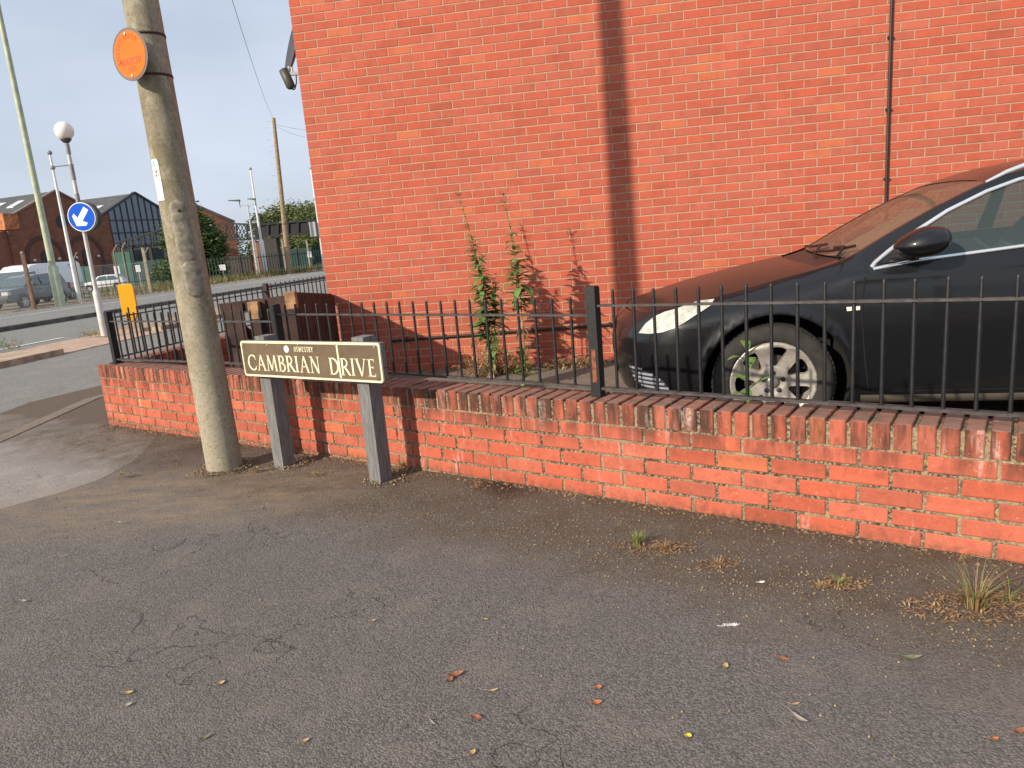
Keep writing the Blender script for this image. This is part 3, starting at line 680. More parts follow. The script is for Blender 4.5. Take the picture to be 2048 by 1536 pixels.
for i in range(6): m.tube([on_pole(1.755 - i * .011, -1.12, .0032), on_pole(1.755 - i * .011, -.80 + .05 * (i % 3), .0032)], .0009, 4)
m.build('print', plain('grey_print', (.25, .25, .26), .6), nt_)
m = MB()
for i in range(3): m.tube([on_pole(1.862 + i * .009, -1.22, .0032), on_pole(1.862 + i * .009, -.92, .0032)], .004, 4)
m.build('blue_heading', plain('pale_blue', (.32, .60, .72), .6), nt_)

# ================================================================ STREET NAME SIGN
b1 = on(563, 934, (0, 0, 1), 0.); b2 = on(757, 964, (0, 0, 1), 0.); X = (b2 - b1) / np.linalg.norm(b2 - b1); NF = np.cross(X, (0, 0, 1)); NF /= np.linalg.norm(NF)
if NF[1] > 0: NF = -NF
sn_n, sn_d = NF, float(NF @ b1)
TLp, TRp, BRp, BLp = (on(*q, NF, sn_d + .048) for q in ((479, 682), (757, 686), (765, 768), (487.5, 750)))
sgn = thing('street_sign', 'brown and cream street name sign on two grey timber posts by the wall', 'street sign', b1 - X * .0)
wood = NT('weathered_grey_timber'); mpw = wood.n('ShaderNodeMapping'); mpw.inputs['Scale'].default_value = (14, 14, 1.0); wood.l(wood.coord(), mpw.inputs[0])
gr = wood.noise(9, 5, .7, mpw.outputs[0]); wood.col(wood.mix(wood.ramp(gr, .32, .68), (.085, .084, .085), (.225, .223, .22))); wood.val('Roughness', .9); wood.bump(gr, .6, .004)
MT['grey_wood'] = wood.m
O = b1; fr = lambda p: p - O
def post_at(x, y, sx, sy):
    c = on(x, y, (0, 0, 1), 0.) - O; m = MB(); hw = .043; dp = .047
    ctr = c + X * .0 - NF * dp; b = len(m.v); zt = .812
    m.box(ctr + np.array((0, 0, (zt - .15) / 2)), (hw * 2, dp * 2, zt + .15), (X, NF, (0, 0, 1)))
    return m.build('post', MT['grey_wood'], sgn)
post_at(558, 933, 0, 0); post_at(750.5, 963, 0, 0)
x0 = float((TLp - b1) @ X); x1 = float((TRp - b1) @ X); z1_ = .5 * (TLp[2] + TRp[2]) ; z0_ = .5 * (BRp[2] + BLp[2])
print('sign', x0, x1, z0_, z1_)
def rrect(x0, x1, z0, z1, r, n=6):
    o_ = []
    for cx, cz, a in ((x1 - r, z0 + r, -90), (x1 - r, z1 - r, 0), (x0 + r, z1 - r, 90), (x0 + r, z0 + r, 180)):
        o_ += [(cx + r * math.cos(rad(a + 90 * k / n)), cz + r * math.sin(rad(a + 90 * k / n))) for k in range(n + 1)]
    return o_
def slab(name, poly, d0, d1, mat, parent):
    N = len(poly); v = [X * p[0] + np.array((0, 0, p[1])) + NF * d for d in (d0, d1) for p in poly]
    f = [list(range(N))[::-1], list(range(N, 2 * N))] + [(k, (k + 1) % N, N + (k + 1) % N, N + k) for k in range(N)]
    return fixn(mesh(name, v, f, mat, parent))
slab('backing_board', rrect(x0 + .006, x1 - .004, (z0_ + z1_) / 2 - .028, z1_ - .002, .004), .001, .034, MT['grey_wood'], sgn)
slab('backing_board', rrect(x0 + .006, x1 - .006, z0_ + .004, (z0_ + z1_) / 2 - .032, .012), .001, .032, MT['grey_wood'], sgn)
cream = plain('cream_enamel', (.74, .70, .48), .5, var=.10, vscale=12); brn = NT('brown_enamel')
brn.col(brn.mix(brn.ramp(brn.noise(5, 5, .7), .35, .7), (.105, .073, .040), (.165, .118, .070))); brn.val('Roughness', .45)
slab('plate', rrect(x0, x1, z0_, z1_, .018), .036, .046, cream, sgn)
gp = .0125; slab('face_panel', rrect(x0 + gp, x1 - gp, z0_ + gp, z1_ - gp, .010), .0462, .048, brn.m, sgn)
W_, H_ = x1 - x0, z1_ - z0_
P3 = lambda fx, fz: X * (x0 + W_ * fx) + np.array((0, 0, z0_ + H_ * fz)) + NF * .0482
lettering('lettering', 'CAMBRIAN', GL, .094, P3(.046, .175), X, (0, 0, 1), NF, cream, sgn, width=.55 * W_, sp_=.005)
lettering('lettering', 'D', GL, .094, P3(.655, .160), X, (0, 0, 1), NF, cream, sgn, width=.070 * W_)
lettering('lettering', 'RIVE', GL, .094, P3(.733, .155), X, (0, 0, 1), NF, cream, sgn, width=.232 * W_, sp_=.007)
lettering('town_lettering', 'OSWESTRY', SANS, .030, P3(.42, .73), X, (0, 0, 1), NF, cream, sgn, width=.138 * W_, sp_=.003)
slab('trim_strip', [(x0 + W_ * .722, z0_ + .012), (x0 + W_ * .733, z0_ + .012), (x0 + W_ * .731, z1_ - .012), (x0 + W_ * .720, z1_ - .012)], .0481, .0488, cream, sgn)
disc('badge', .0205, .0483, .050, plain('white_badge', (.76, .76, .78), .5, var=.05), sgn, X=X, Y=SY, nn=NF, c=X * (x0 + W_ * .364) + np.array((0, 0, z0_ + H_ * .80)))
for fx, fz in ((.22, .9), (.455, .93), (.72, .95), (.25, .08), (.47, .09), (.725, .07), (.02, .9), (.97, .9), (.97, .09), (.035, .12)):
    disc('screw', .0042, .048, .0515, MT['galv'] if fz > .5 else MT['rust'], sgn, X=X, Y=SY, nn=NF, c=X * (x0 + W_ * fx) + np.array((0, 0, z0_ + H_ * fz)), N=12)

# ================================================================ CAR
aw = rad(76); CX = np.array([math.sin(aw), -math.cos(aw), 0]); CN = np.array([math.cos(aw), math.sin(aw), 0])
W0 = np.array([1.479, 4.005, 0.]) - CN * .03
car = thing('parked_car', 'black estate car parked nose-left between the railings and the brick house', 'car', W0, math.atan2(CX[1], CX[0]))
CWD = 1.85
def ip(x, T): return float(np.interp(x, [t[0] for t in T], [t[1] for t in T]))
ss = lambda a, b, x: (lambda t: t * t * (3 - 2 * t))(min(1, max(0, (x - a) / (b - a))))
def plan_table(a, n):
    th = np.linspace(PI / 2, 0, 240); X_ = a * np.abs(np.cos(th)) ** (2 / n); T = .925 * np.abs(np.sin(th)) ** (2 / n); s_ = np.concatenate([[0], np.cumsum(np.hypot(np.diff(X_), np.diff(T)))]); return s_, X_, T
FT = plan_table(.52, 2.2); RT = plan_table(.42, 2.6); SF = -.45 - FT[0][-1]; SR = 3.45 + RT[0][-1]
def plan0(s):
    if s < -.45: return -.45 - float(np.interp(-.45 - s, FT[0], FT[1])), .925 - float(np.interp(-.45 - s, FT[0], FT[2]))
    if s > 3.45: return 3.45 + float(np.interp(s - 3.45, RT[0], RT[1])), .925 - float(np.interp(s - 3.45, RT[0], RT[2]))
    return s, 0.
def plan(s):
    e = .02; a = plan0(max(SF, s - e)); b = plan0(min(SR, s + e)); tx, ty = b[0] - a[0], b[1] - a[1]; l = math.hypot(tx, ty); x, y = plan0(s); return x, y, ty / l, -tx / l
BASE = [(.15, .09), (.25, .035), (.35, .016), (.5, .004), (.62, 0), (.75, .003), (.86, .014), (.90, .026), (.95, .036), (1.0, .05), (1.1, .08)]
FRN = [(.18, .10), (.25, .05), (.35, .015), (.5, 0), (.6, .008), (.68, .035), (.72, .06), (.80, .11)]
ZT = [(-1.9, .735), (-1.0, .745), (-.8, .755), (-.66, .772), (-.5, .795), (-.3, .825), (-.13, .862), (.02, .90), (.28, .955), (.42, 1.0), (.623, 1.118), (.83, 1.228), (1.0, 1.305), (1.109, 1.348), (1.3, 1.40), (1.6, 1.437), (2.2, 1.455), (3.0, 1.43), (3.4, 1.385), (3.6, 1.30), (3.75, 1.12), (3.87, .97), (5.2, .95)]
IT = [(-1.9, .09), (-.8, .10), (-.5, .14), (.28, .15), (.42, .16), (.83, .20), (1.3, .235), (2.2, .26), (3.4, .27), (3.75, .22), (3.87, .12), (5.2, .10)]
def smooth_ip(x, T, w_=.06): return (ip(x - w_, T) + 2 * ip(x, T) + ip(x + w_, T)) / 4
zt = lambda s: smooth_ip(s, ZT)
def belt(s): return .945 + .062 * (s - .49) / .75 if s < 1.24 else 1.007 + .03 * (s - 1.24)
def base(z): return smooth_ip(z, BASE, .025)
def ins(s, z):
    fr_ = ss(-.40, -.85, -(-s)) if False else ss(.40, .85, -s); b = base(z) * (1 - fr_) + smooth_ip(z, FRN, .02) * fr_
    t = zt(s); it = smooth_ip(s, IT); q = min(1.2, max(0, (z - (t - .13)) / .13)); bt = base(t) * (1 - fr_) + smooth_ip(t, FRN, .02) * fr_; r1 = b + (it - bt) * q * q
    w_ = ss(.3, .62, s) * (1 - ss(3.7, 3.9, s))
    if w_ > 0:
        zb_ = belt(s); r2 = b if z <= zb_ else base(zb_) + (it - base(zb_)) * min(1.3, max(0, (z - zb_) / max(.02, t - zb_))) ** .92
        r1 = r1 * (1 - w_) + r2 * w_
    for cx_ in (.01, 2.737):
        d = math.hypot(s - cx_, z - .335); r1 -= .014 * math.exp(-((d - .40) / .03) ** 2) if z < .9 else 0
    if -.2 < s < 3.6: r1 -= .006 * ss(-.2, .5, s) * math.exp(-((z - (.885 + .03 * s)) / .022) ** 2)
    return r1
def SURF(off=0.):
    def fn(s, z):
        x, y, nx, ny = plan(s); i = ins(s, z) - off; return np.array((x - nx * i, y - ny * i, z))
    return fn
def MIR(fn):
    def g(s, z): p = fn(s, z); return np.array((p[0], CWD - p[1], p[2]))
    return g
paint = NT('black_car_paint'); at_ = paint.noise(3, 2)
paint.col((.0045, .0052, .0068)); paint.val('Roughness', .45); paint.val('Specular IOR Level', .25); paint.val('Metallic', .0); paint.val('Coat Weight', .68); paint.val('Coat Roughness', .10); MT['carpaint'] = paint.m
MT['chrome'] = plain('bright_trim', (.80, .84, .86), .22, .75, var=.02); MT['blackplas'] = plain('black_plastic', (.013, .013, .014), .45, var=.2)
gl = NT('tinted_glass'); gl.t.nodes.remove(gl.p); tr = gl.n('ShaderNodeBsdfTransparent'); tr.inputs[0].default_value = (.42, .56, .56, 1); go = gl.n('ShaderNodeBsdfGlossy'); go.inputs['Roughness'].default_value = .01
fre = gl.n('ShaderNodeFresnel'); fre.inputs[0].default_value = 1.5; mxs = gl.n('ShaderNodeMixShader'); gl.l(gl.math('MULTIPLY', fre.outputs[0], .9), mxs.inputs[0]); gl.l(tr.outputs[0], mxs.inputs[1]); gl.l(go.outputs[0], mxs.inputs[2]); df = gl.n('ShaderNodeBsdfDiffuse'); df.inputs[0].default_value = (.20, .27, .27, 1); mx2 = gl.n('ShaderNodeMixShader'); mx2.inputs[0].default_value = .16; gl.l(mxs.outputs[0], mx2.inputs[1]); gl.l(df.outputs[0], mx2.inputs[2]); gl.l(mx2.outputs[0], gl.o.inputs[0]); MT['glass'] = gl.m; gw = gl.m.copy(); gw.name = 'windscreen_glass'; [setattr(n_.inputs[0], 'default_value', (.80, .84, .80, 1)) for n_ in gw.node_tree.nodes if n_.type == 'BSDF_TRANSPARENT']; [setattr(n_.inputs[0], 'default_value', (.24, .165, .12, 1)) for n_ in gw.node_tree.nodes if n_.type == 'BSDF_DIFFUSE']; [setattr(n_.inputs[0], 'default_value', .30) for n_ in gw.node_tree.nodes if n_.type == 'MIX_SHADER' and not n_.inputs[0].is_linked]; MT['wglass'] = gw  # diffuse film: dirt, plus sky and brick reflections put into its colour
def circ(cx_, cz, r, a0, a1, n): return [(cx_ + r * math.cos(rad(a0 + (a1 - a0) * k / n)), cz + r * math.sin(rad(a0 + (a1 - a0) * k / n))) for k in range(n + 1)]
def zlow(s): return .20 + .05 * ss(.5, .9, -s)
out_ = [(s, zlow(s)) for s in np.linspace(SF, -.37, 12)] + circ(.01, .335, .395, 199, -21, 26) + [(s, .195) for s in np.linspace(.45, 2.29, 10)] + circ(2.737, .335, .395, 201, -21, 26) + [(s, .24) for s in np.linspace(3.17, SR, 12)]
out_ += [(s, zt(s)) for s in np.concatenate([np.linspace(SR, 3.9, 8), np.linspace(3.85, 3.4, 8), np.linspace(3.3, 1.4, 12), np.linspace(1.3, -.75, 34), np.linspace(-.85, SF, 12)])]
WIN = [(.545, .962), (.62, 1.028), (.72, 1.095), (.91, 1.208), (1.10, 1.292), (1.25, 1.338), (1.45, 1.372), (1.75, 1.395), (2.2, 1.408), (2.8, 1.397), (3.2, 1.365), (3.42, 1.31), (3.50, 1.17), (3.35, 1.105), (2.9, 1.075), (2.2, 1.052), (1.6, 1.033), (1.228, 1.018), (.988, 1.0), (.718, .980)]
for fn, nm in ((SURF(), 'body_side'), (MIR(SURF()), 'body_side')): patch(nm, out_, [WIN], fn, .034, MT['carpaint'], car)
GLW = [(a, b) for a, b in WIN]
for fn in (SURF(-.006), MIR(SURF(-.006))): patch('side_window', GLW, [], fn, .06, MT['glass'], car)
# top surfaces
CEN = {-.75: (-.905, .765), -.5: (-.70, .81), -.3: (-.50, .862), -.13: (-.29, .90), .02: (-.10, .935), .28: (.18, .975), .42: (.36, .998), .623: (.585, 1.115), .83: (.80, 1.222), 1.0: (.98, 1.313), 1.109: (1.10, 1.38), 1.3: (1.3, 1.44), 1.6: (1.6, 1.48), 2.2: (2.2, 1.50), 3.0: (3.0, 1.475), 3.4: (3.42, 1.43), 3.6: (3.64, 1.33), 3.75: (3.80, 1.13), 3.87: (3.92, .985)}
CK = sorted(CEN); CXT = [(k, CEN[k][0]) for k in CK]; CZT = [(k, CEN[k][1]) for k in CK]
B_ = SURF()
def top(s, t, off=0.):
    e = B_(s, zt(s)); cx_, cz = smooth_ip(s, CXT, .05), smooth_ip(s, CZT, .05); k = 1 - abs(t) ** 2.1; kz = 1 - abs(t) ** 2.6; y = e[1] + (.925 - e[1]) * (1 - abs(t))
    p = np.array((e[0] + (cx_ - e[0]) * k, y, e[2] + (cz - e[2]) * kz + off))
    if s < .28:
        r = ss(.28, -.75, s) ** 2 if False else (max(0, (.28 - s) / 1.03)) ** 2.2; sl_ = -.75 + (SF + .75) * (1 - abs(t)); lp = B_(sl_, zt(sl_)); e0 = B_(-.75, zt(-.75)); b0_ = np.array((e0[0] + (CEN[-.75][0] - e0[0]) * k, e0[1] + (.925 - e0[1]) * (1 - abs(t)), e0[2] + (CEN[-.75][1] - e0[2]) * kz)); p = p + (lp - b0_) * r
    if t > 0: p[1] = CWD - p[1]
    return p
def topmesh(name, s0, s1, mat, ns=14, nt_=28, t0=-1, t1=1, off=0.):
    vs = []; N = []
    for i in range(ns + 1):
        for j in range(nt_ + 1):
            s_ = s0 + (s1 - s0) * i / ns; t = t0 + (t1 - t0) * j / nt_; vs.append(top(s_, t, off)); e = 2e-3
            tt = min(.995, max(-.995, t)); a = top(s_ + e, tt, off) - top(s_ - e, tt, off); b = top(s_, min(1, tt + e), off) - top(s_, tt - e, off); n = np.cross(a, b); n /= np.linalg.norm(n); N.append(n if n[2] > 0 else -n)
    f = [(i * (nt_ + 1) + j, (i + 1) * (nt_ + 1) + j, (i + 1) * (nt_ + 1) + j + 1, i * (nt_ + 1) + j + 1) for i in range(ns) for j in range(nt_)]
    a = vs[f[0][1]] - vs[f[0][0]]; b = vs[f[0][3]] - vs[f[0][0]]
    if np.cross(a, b)[2] < 0: f = [q[::-1] for q in f]
    return mesh(name, vs, f, mat, car, smooth=True, normals=N)
bp = MT['carpaint'].copy(); bp.name = 'dusty_bonnet_paint'; bp.node_tree.nodes['Principled BSDF'].inputs['Coat Weight'].default_value = .45; bp.node_tree.nodes['Principled BSDF'].inputs['Coat Roughness'].default_value = .16; bp.node_tree.nodes['Principled BSDF'].inputs['Base Color'].default_value = (.016, .014, .012, 1)
topmesh('bonnet', -.75, .28, bp, 24, 40)
topmesh('scuttle', .282, .42, MT['blackplas'], 4, 28, -.93, .93, -.012); topmesh('wing_top', .28, .42, MT['carpaint'], 4, 4, -1, -.90); topmesh('wing_top', .28, .42, MT['carpaint'], 4, 4, .90, 1)
topmesh('windscreen', .42, 1.109, MT['wglass'], 16, 36, -.965, .965, -.004); topmesh('windscreen_pillar', .42, 1.109, MT['carpaint'], 16, 3, -1, -.955); topmesh('windscreen_pillar', .42, 1.109, MT['carpaint'], 16, 3, .955, 1)
topmesh('roof', 1.109, 3.42, MT['carpaint'], 26, 30); topmesh('rear_window', 3.42, 3.87, MT['glass'], 8, 24)
v = []; f = []
for i, s_ in enumerate(np.linspace(3.87, SR, 14)):
    a = B_(s_, .955); v += [a, (a[0], CWD - a[1], a[2])]
f = [(2 * i, 2 * i + 1, 2 * i + 3, 2 * i + 2) for i in range(13)]; mesh('tailgate_ledge', v, f, MT['carpaint'], car)
def ribbon(name, P, w_, off, mat, fn_=SURF, both=True, side=.5):
    for mir in ((0, 1) if both else (0,)):
        g0 = fn_(off); g1 = fn_(-.004)
        if mir: g0 = MIR(g0); g1 = MIR(g1)
        v = []; n_ = len(P)
        for i, p in enumerate(P):
            a = np.array(P[min(i + 1, n_ - 1)]) - np.array(P[max(i - 1, 0)]); a = a / np.linalg.norm(a); nn = np.array([-a[1], a[0]]); q0 = np.array(p) - nn * w_ * side; q1 = np.array(p) + nn * w_ * (1 - side); qm = (q0 + q1) / 2
            v += [g1(*q0), g0(*(q0 * .8 + qm * .2)), g0(*(q1 * .8 + qm * .2)), g1(*q1)]
        f = [(i * 4 + k, i * 4 + k + 1, i * 4 + 5 + k, i * 4 + 4 + k) for i in range(n_ - 1) for k in range(3)]
        mesh(name, v, f, mat, car, smooth=True)
wu = [(.512, .945), (.535, .968)] + WIN[1:12]; wl_ = [(.512, .945)] + [(a, b - .006) for a, b in WIN[:11:-1][:-0 or None]]
wlow = [(.512, .942), (.718, .972), (.988, .992), (1.228, 1.010), (1.6, 1.026), (2.2, 1.045), (2.9, 1.068), (3.35, 1.098), (3.5, 1.165)]
ribbon('window_trim', dens(wu, .05, False), .020, .007, MT['chrome'], side=.1); ribbon('window_trim', dens(wlow, .05, False), .017, .007, MT['chrome'])
# black mirror triangle and B pillar
for fn in (SURF(.002), MIR(SURF(.002))):
    patch('mirror_triangle', [(.552, .966), (.60, 1.005), (.66, 1.048), (.69, 1.0), (.70, .984)], [], fn, .03, MT['blackplas'], car)
    patch('door_pillar', [(1.60, 1.040), (1.70, 1.040), (1.735, 1.385), (1.66, 1.38)], [], fn, .05, MT['blackplas'], car)
    patch('door_pillar', [(2.58, 1.07), (2.66, 1.072), (2.76, 1.39), (2.70, 1.395)], [], fn, .05, MT['blackplas'], car)
gap = plain('panel_gap', (.002, .002, .002), .9)
door = [(.486, .935), (.468, .887), (.459, .80), (.458, .70), (.461, .611), (.475, .45), (.500, .272)]
ribbon('panel_gap', dens(door, .03, False), .011, .0012, gap); ribbon('panel_gap', dens([(.43, .268), (1.2, .262), (2.25, .262)], .06, False), .008, .0012, gap)
ribbon('panel_gap', dens([(1.62, 1.02), (1.60, .85), (1.60, .6), (1.62, .268)], .04, False), .006, .0012, gap)
ribbon('panel_gap', dens([(.394, .992), (.368, .955), (.350, .925)], .02, False), .005, .0014, gap)
ribbon('panel_gap', dens([(-.52, .675), (-.45, .63), (-.365, .575)], .02, False), .004, .0012, gap)
ribbon('sill_trim', dens([(.46, .225), (1.2, .215), (2.28, .215)], .08, False), .05, .006, plain('dusty_sill', (.06, .05, .035), .8))
for t_s in (-1, 1):
    v = []; 
    for i in range(25):
        s_ = -.72 + 1.12 * i / 24; v += [top(s_, t_s * .999, .0012), top(s_, t_s * .990, .0015)]
    mesh('panel_gap', v, [(2 * i, 2 * i + 1, 2 * i + 3, 2 * i + 2) for i in range(24)], gap, car)
# lamps
hl = NT('headlamp_lens'); hl.col(hl.mix(hl.ramp(hl.noise(28, 4, .7), .35, .65), (.36, .35, .30), (.66, .65, .58))); hl.val('Roughness', .18); hl.val('Coat Weight', 1.)
def x2s(x): return x if x > -.45 else -.45 - float(np.interp(-.45 - x, FT[1], FT[0]))
HLp = [(-.760, .640), (-.735, .695), (-.700, .735), (-.640, .762), (-.52, .785), (-.39, .815), (-.305, .822), (-.33, .79), (-.41, .748), (-.52, .685), (-.605, .655), (-.69, .642)]
HLs = [(x2s(a), b) for a, b in HLp]
FGp = [(-.825, .440), (-.76, .432), (-.68, .400), (-.615, .365), (-.565, .285), (-.64, .285), (-.74, .305), (-.80, .335)]
FGs = [(x2s(a), b) for a, b in FGp]
for mr in (0, 1):
    g = (lambda f_: MIR(f_)) if mr else (lambda f_: f_)
    h_ = patch('headlight', HLs, [], g(SURF(.006)), .03, hl.m, car)
    fg = patch('bumper_vent', FGs, [], g(SURF(.002)), .03, plain('vent_dark', (.03, .03, .033), .5) if not mr else bpy.data.materials['vent_dark'], car)
    for k in range(5):
        zz = .305 + k * .026; xs_ = [s_ for s_ in np.linspace(FGs[0][0], FGs[4][0], 30) if inpoly(s_, zz + .012, FGs)]
        if len(xs_) > 1:
            gg = g(SURF(.005)); g2 = g(SURF(.0005)); v = []
            for s_ in xs_: v += [g2(s_, zz + .003), gg(s_, zz + .006), gg(s_, zz + .016), g2(s_, zz + .019)]
            mesh('slat', v, [(i * 4 + q, i * 4 + q + 1, i * 4 + 5 + q, i * 4 + 4 + q) for i in range(len(xs_) - 1) for q in range(3)], bpy.data.materials.get('vent_slat') or plain('vent_slat', (.28, .30, .34), .45), fg)
    patch('indicator', [(.378, .728), (.443, .731), (.443, .752), (.374, .750)], [], g(SURF(.008)), .02, bpy.data.materials.get('indicator_lens') or plain('indicator_lens', (.72, .66, .58), .25, var=.05), car)
    patch('tail_light', [(x2s(0) * 0 + 3.62, .80), (3.63, .97), (3.9, .94), (4.1, .90), (4.1, .78), (3.9, .76)], [], g(SURF(.005)), .04, bpy.data.materials.get('tail_lens') or plain('tail_lens', (.35, .01, .01), .15, coat=1.), car)
g = SURF(.004); gs = [(SF + .001, .30), (SF + .35, .31), (SF + .42, .36), (SF + .40, .60), (SF + .30, .66), (SF + .001, .67)]
for fn in (SURF(.004), MIR(SURF(.004))): patch('grille', gs, [], fn, .05, MT['blackplas'], car)
# mirrors
def mirror(sgn_):
    v = []; f = []; nu, nv = 16, 24
    for i in range(nu + 1):
        a = PI * i / nu
        for k in range(nv):
            t = 2 * PI * k / nv; x, z = math.cos(t) * math.sin(a), math.sin(t) * math.sin(a); y = -math.cos(a)
            xx = .132 * np.sign(x) * abs(x) ** (.72 if x > 0 else .95); zz = (.088 if z > 0 else .066) * z * (1 + .30 * min(0, x) if z > 0 else 1 + .35 * min(0, x)); yy = .11 * y
            v.append((xx + .012 * z, yy, zz + .006 * x))
    for i in range(nu):
        for k in range(nv): f.append((i * nv + k, i * nv + (k + 1) % nv, (i + 1) * nv + (k + 1) % nv, (i + 1) * nv + k))
    pc = np.array((.715, -.075, 1.063)); pc = pc if sgn_ > 0 else np.array((.86, CWD - pc[1] - .03, 1.03))
    v = [np.array(p) + pc for p in v]
    o = mesh('wing_mirror', v, f, [MT['carpaint'], MT['blackplas']], car, [1 if sum(v[i][2] for i in q_) / 4 < pc[2] - .036 else 0 for q_ in f], smooth=True)
    m = MB(); q = 1 if sgn_ > 0 else -1
    Y = lambda y: y if q > 0 else CWD - y
    m.tube([(.60, Y(.055), .992), (.635, Y(-.0), 1.000), (.70, Y(-.06), 1.005)], [.024, .022, .026], 12)
    vs = []; fs = []
    m.build('mirror_arm', MT['blackplas'], o)
mirror(1); mirror(-1)
# roof rail
m = MB()
for Y, f0_ in ((lambda y: y, 0), (lambda y: CWD - y, 3)):
    P = [B_(s_, zt(s_)) + np.array((0, .015, h)) for s_, h in ((1.10, .002), (1.2, .016), (1.35, .030), (1.7, .040), (2.2, .042), (2.8, .040), (3.2, .030), (3.38, .004))]
    m.tube([(p[0], Y(p[1]), p[2] - (.03 if f0_ and i_ == 0 else 0)) for i_, p in enumerate(P[f0_:])], [.008, .013, .015, .015, .015, .015, .013, .008][f0_:], 10)
m.build('roof_rail', MT['chrome'], car)
# wipers
m = MB()
wp = [top(.50, -.80, .012), top(.44, -.55, .016), top(.40, -.2, .018)]; m.tube(wp, .008, 8); m.tube([top(.40, -.85, .01), top(.46, -.72, .03), top(.455, -.52, .024)], .010, 8)
wp = [top(.49, 0.0, .012), top(.44, .35, .016), top(.42, .7, .018)]; m.tube(wp, .008, 8); m.tube([top(.38, -.35, .005), top(.44, -.10, .028)], .009, 8)
m.build('wiper', MT['blackplas'], car)
# wheels
tyre_m = NT('tyre_rubber'); tyre_m.col(tyre_m.mix(tyre_m.ramp(tyre_m.noise(12, 4), .35, .65), (.016, .015, .014), (.034, .030, .027))); tyre_m.val('Roughness', .85); tyre_m.bump(tyre_m.noise(120, 3), .3, .002)
alloy = NT('dusty_alloy'); alloy.col(alloy.mix(alloy.ramp(alloy.noise(9, 5, .7), .35, .7), (.34, .30, .25), (.56, .53, .48))); alloy.val('Roughness', .42); alloy.val('Metallic', .45)
def wheel(cx_, left):
    w = thing('wheel', None, None, (cx_, .03 if left else CWD - .03, .335)); del_ = 1 if left else -1; w.parent = car
    R_ = .334; tp = [(.232, .008), (.238, -.003), (.252, -.010), (.285, -.013), (.312, -.006), (.327, .006), (R_, .025), (R_, .10), (R_, .19), (.325, .215), (.29, .225), (.235, .215)]
    m = MB(); m.lathe([(r, y * del_) for r, y in tp], (0, 0, 0), 'y', 72)
    for k in range(72):
        a = 2 * PI * (k + .5) / 72
        m.bar((math.cos(a) * .3335, del_ * .012, math.sin(a) * .3335), (math.cos(a + .05) * .3365, del_ * .085, math.sin(a + .05) * .3365), .019, .006, up=(math.cos(a), 0, math.sin(a)))
    m.build('tyre', tyre_m.m, w)
    holes = []
    for k in range(7):
        a = rad(80 + k * 360 / 7); da = rad(14.5); da1 = rad(7.0); H = []
        for r, d in ((.100, da1), (.13, rad(11)), (.185, da), (.203, da * .88)): H.append((r, a + d))
        for r, d in ((.207, da * .3), (.207, -da * .3)): H.append((r, a + d))
        for r, d in ((.203, da * .88), (.185, da), (.13, rad(11)), (.100, da1)): H.append((r, a - d))
        H.append((.092, a)); holes.append([(r * math.cos(t), r * math.sin(t)) for r, t in H])
    def dish(x, z):
        r = math.hypot(x, z); y = ip(r, [(0, .030), (.05, .028), (.075, .022), (.10, .026), (.16, .020), (.205, .006), (.222, -.004), (.232, -.006), (.239, .004)]); return np.array((x, y * del_, z))
    ring = [(.238 * math.cos(2 * PI * k / 72), .238 * math.sin(2 * PI * k / 72)) for k in range(72)]
    if not left: pass
    rim = patch('rim', ring, holes, dish, .016, alloy.m, w, True)
    m = MB()
    for H in holes:
        Hd = dens(H, .02); n_ = len(Hd)
        vs = [dish(*p) for p in Hd] + [dish(*p) * (1, 1, 1) + np.array((0, .045 * del_, 0)) for p in Hd]
        m.add(vs, [(i, (i + 1) % n_, n_ + (i + 1) % n_, n_ + i) for i in range(n_)], 0)
    m.lathe([(.232, .01 * del_), (.215, .03 * del_), (.205, .20 * del_)], (0, 0, 0), 'y', 48)
    m.build('rim_depth', alloy.m, w)
    m = MB(); m.lathe([(.0, .075 * del_), (.15, .075 * del_), (.15, .10 * del_), (0, .10 * del_)], (0, 0, 0), 'y', 40); m.box((-.12, .09 * del_, .07), (.10, .06, .12)); m.build('brake_disc', plain('brake_iron', (.05, .04, .035), .7), w)
    m = MB(); m.lathe([(0, .014 * del_), (.028, .015 * del_), (.034, .020 * del_), (.036, .03 * del_)], (0, 0, 0), 'y', 32); m.build('centre_cap', plain('cap_grey', (.28, .27, .25), .35, .5), w)
    m = MB()
    for k in range(5):
        a = rad(90 + 72 * k); m.lathe([(0, .012 * del_), (.011, .012 * del_), (.0135, .016 * del_), (.0135, .03 * del_)], (.057 * math.cos(a), 0, .057 * math.sin(a)), 'y', 14)
    m.build('wheel_nut', plain('nut_black', (.03, .028, .03), .4), w)
for cx_ in (.0, 2.737):
    for lf in (True, False): wheel(cx_, lf)
# underbody, wheel housings and cabin
m = MB()
for cx_ in (.01, 2.737):
    for y0, y1 in ((.035, .33), (CWD - .33, CWD - .035)):
        P = circ(cx_, .335, .405, -30, 210, 24); vs = [(p[0], y, p[1]) for y in (y0, y1) for p in P]; n_ = len(P)
        m.add(vs, [(i, i + 1, n_ + i + 1, n_ + i) for i in range(n_ - 1)])
        yi = y1 if y0 < .5 else y0; m.add([(p[0], yi, p[1]) for p in P], [list(range(n_))])
m.box((1.37, .925, .24), (1.85, 1.62, .06)); m.box((3.3, .925, .30), (.5, 1.5, .1)); m.box((-.55, .925, .28), (.42, 1.1, .1)); m.box((1.37, .925, .5), (4.1, 1.1, .45)); m.box((1.37, .925, .42), (1.9, 1.60, .3)); m.box((.0, .925, .6), (.7, 1.25, .35))
m.build('underbody', MT['dark'], car)
up = plain('grey_upholstery', (.18, .20, .21), .85); dk = plain('dash_grey', (.14, .14, .13), .8)
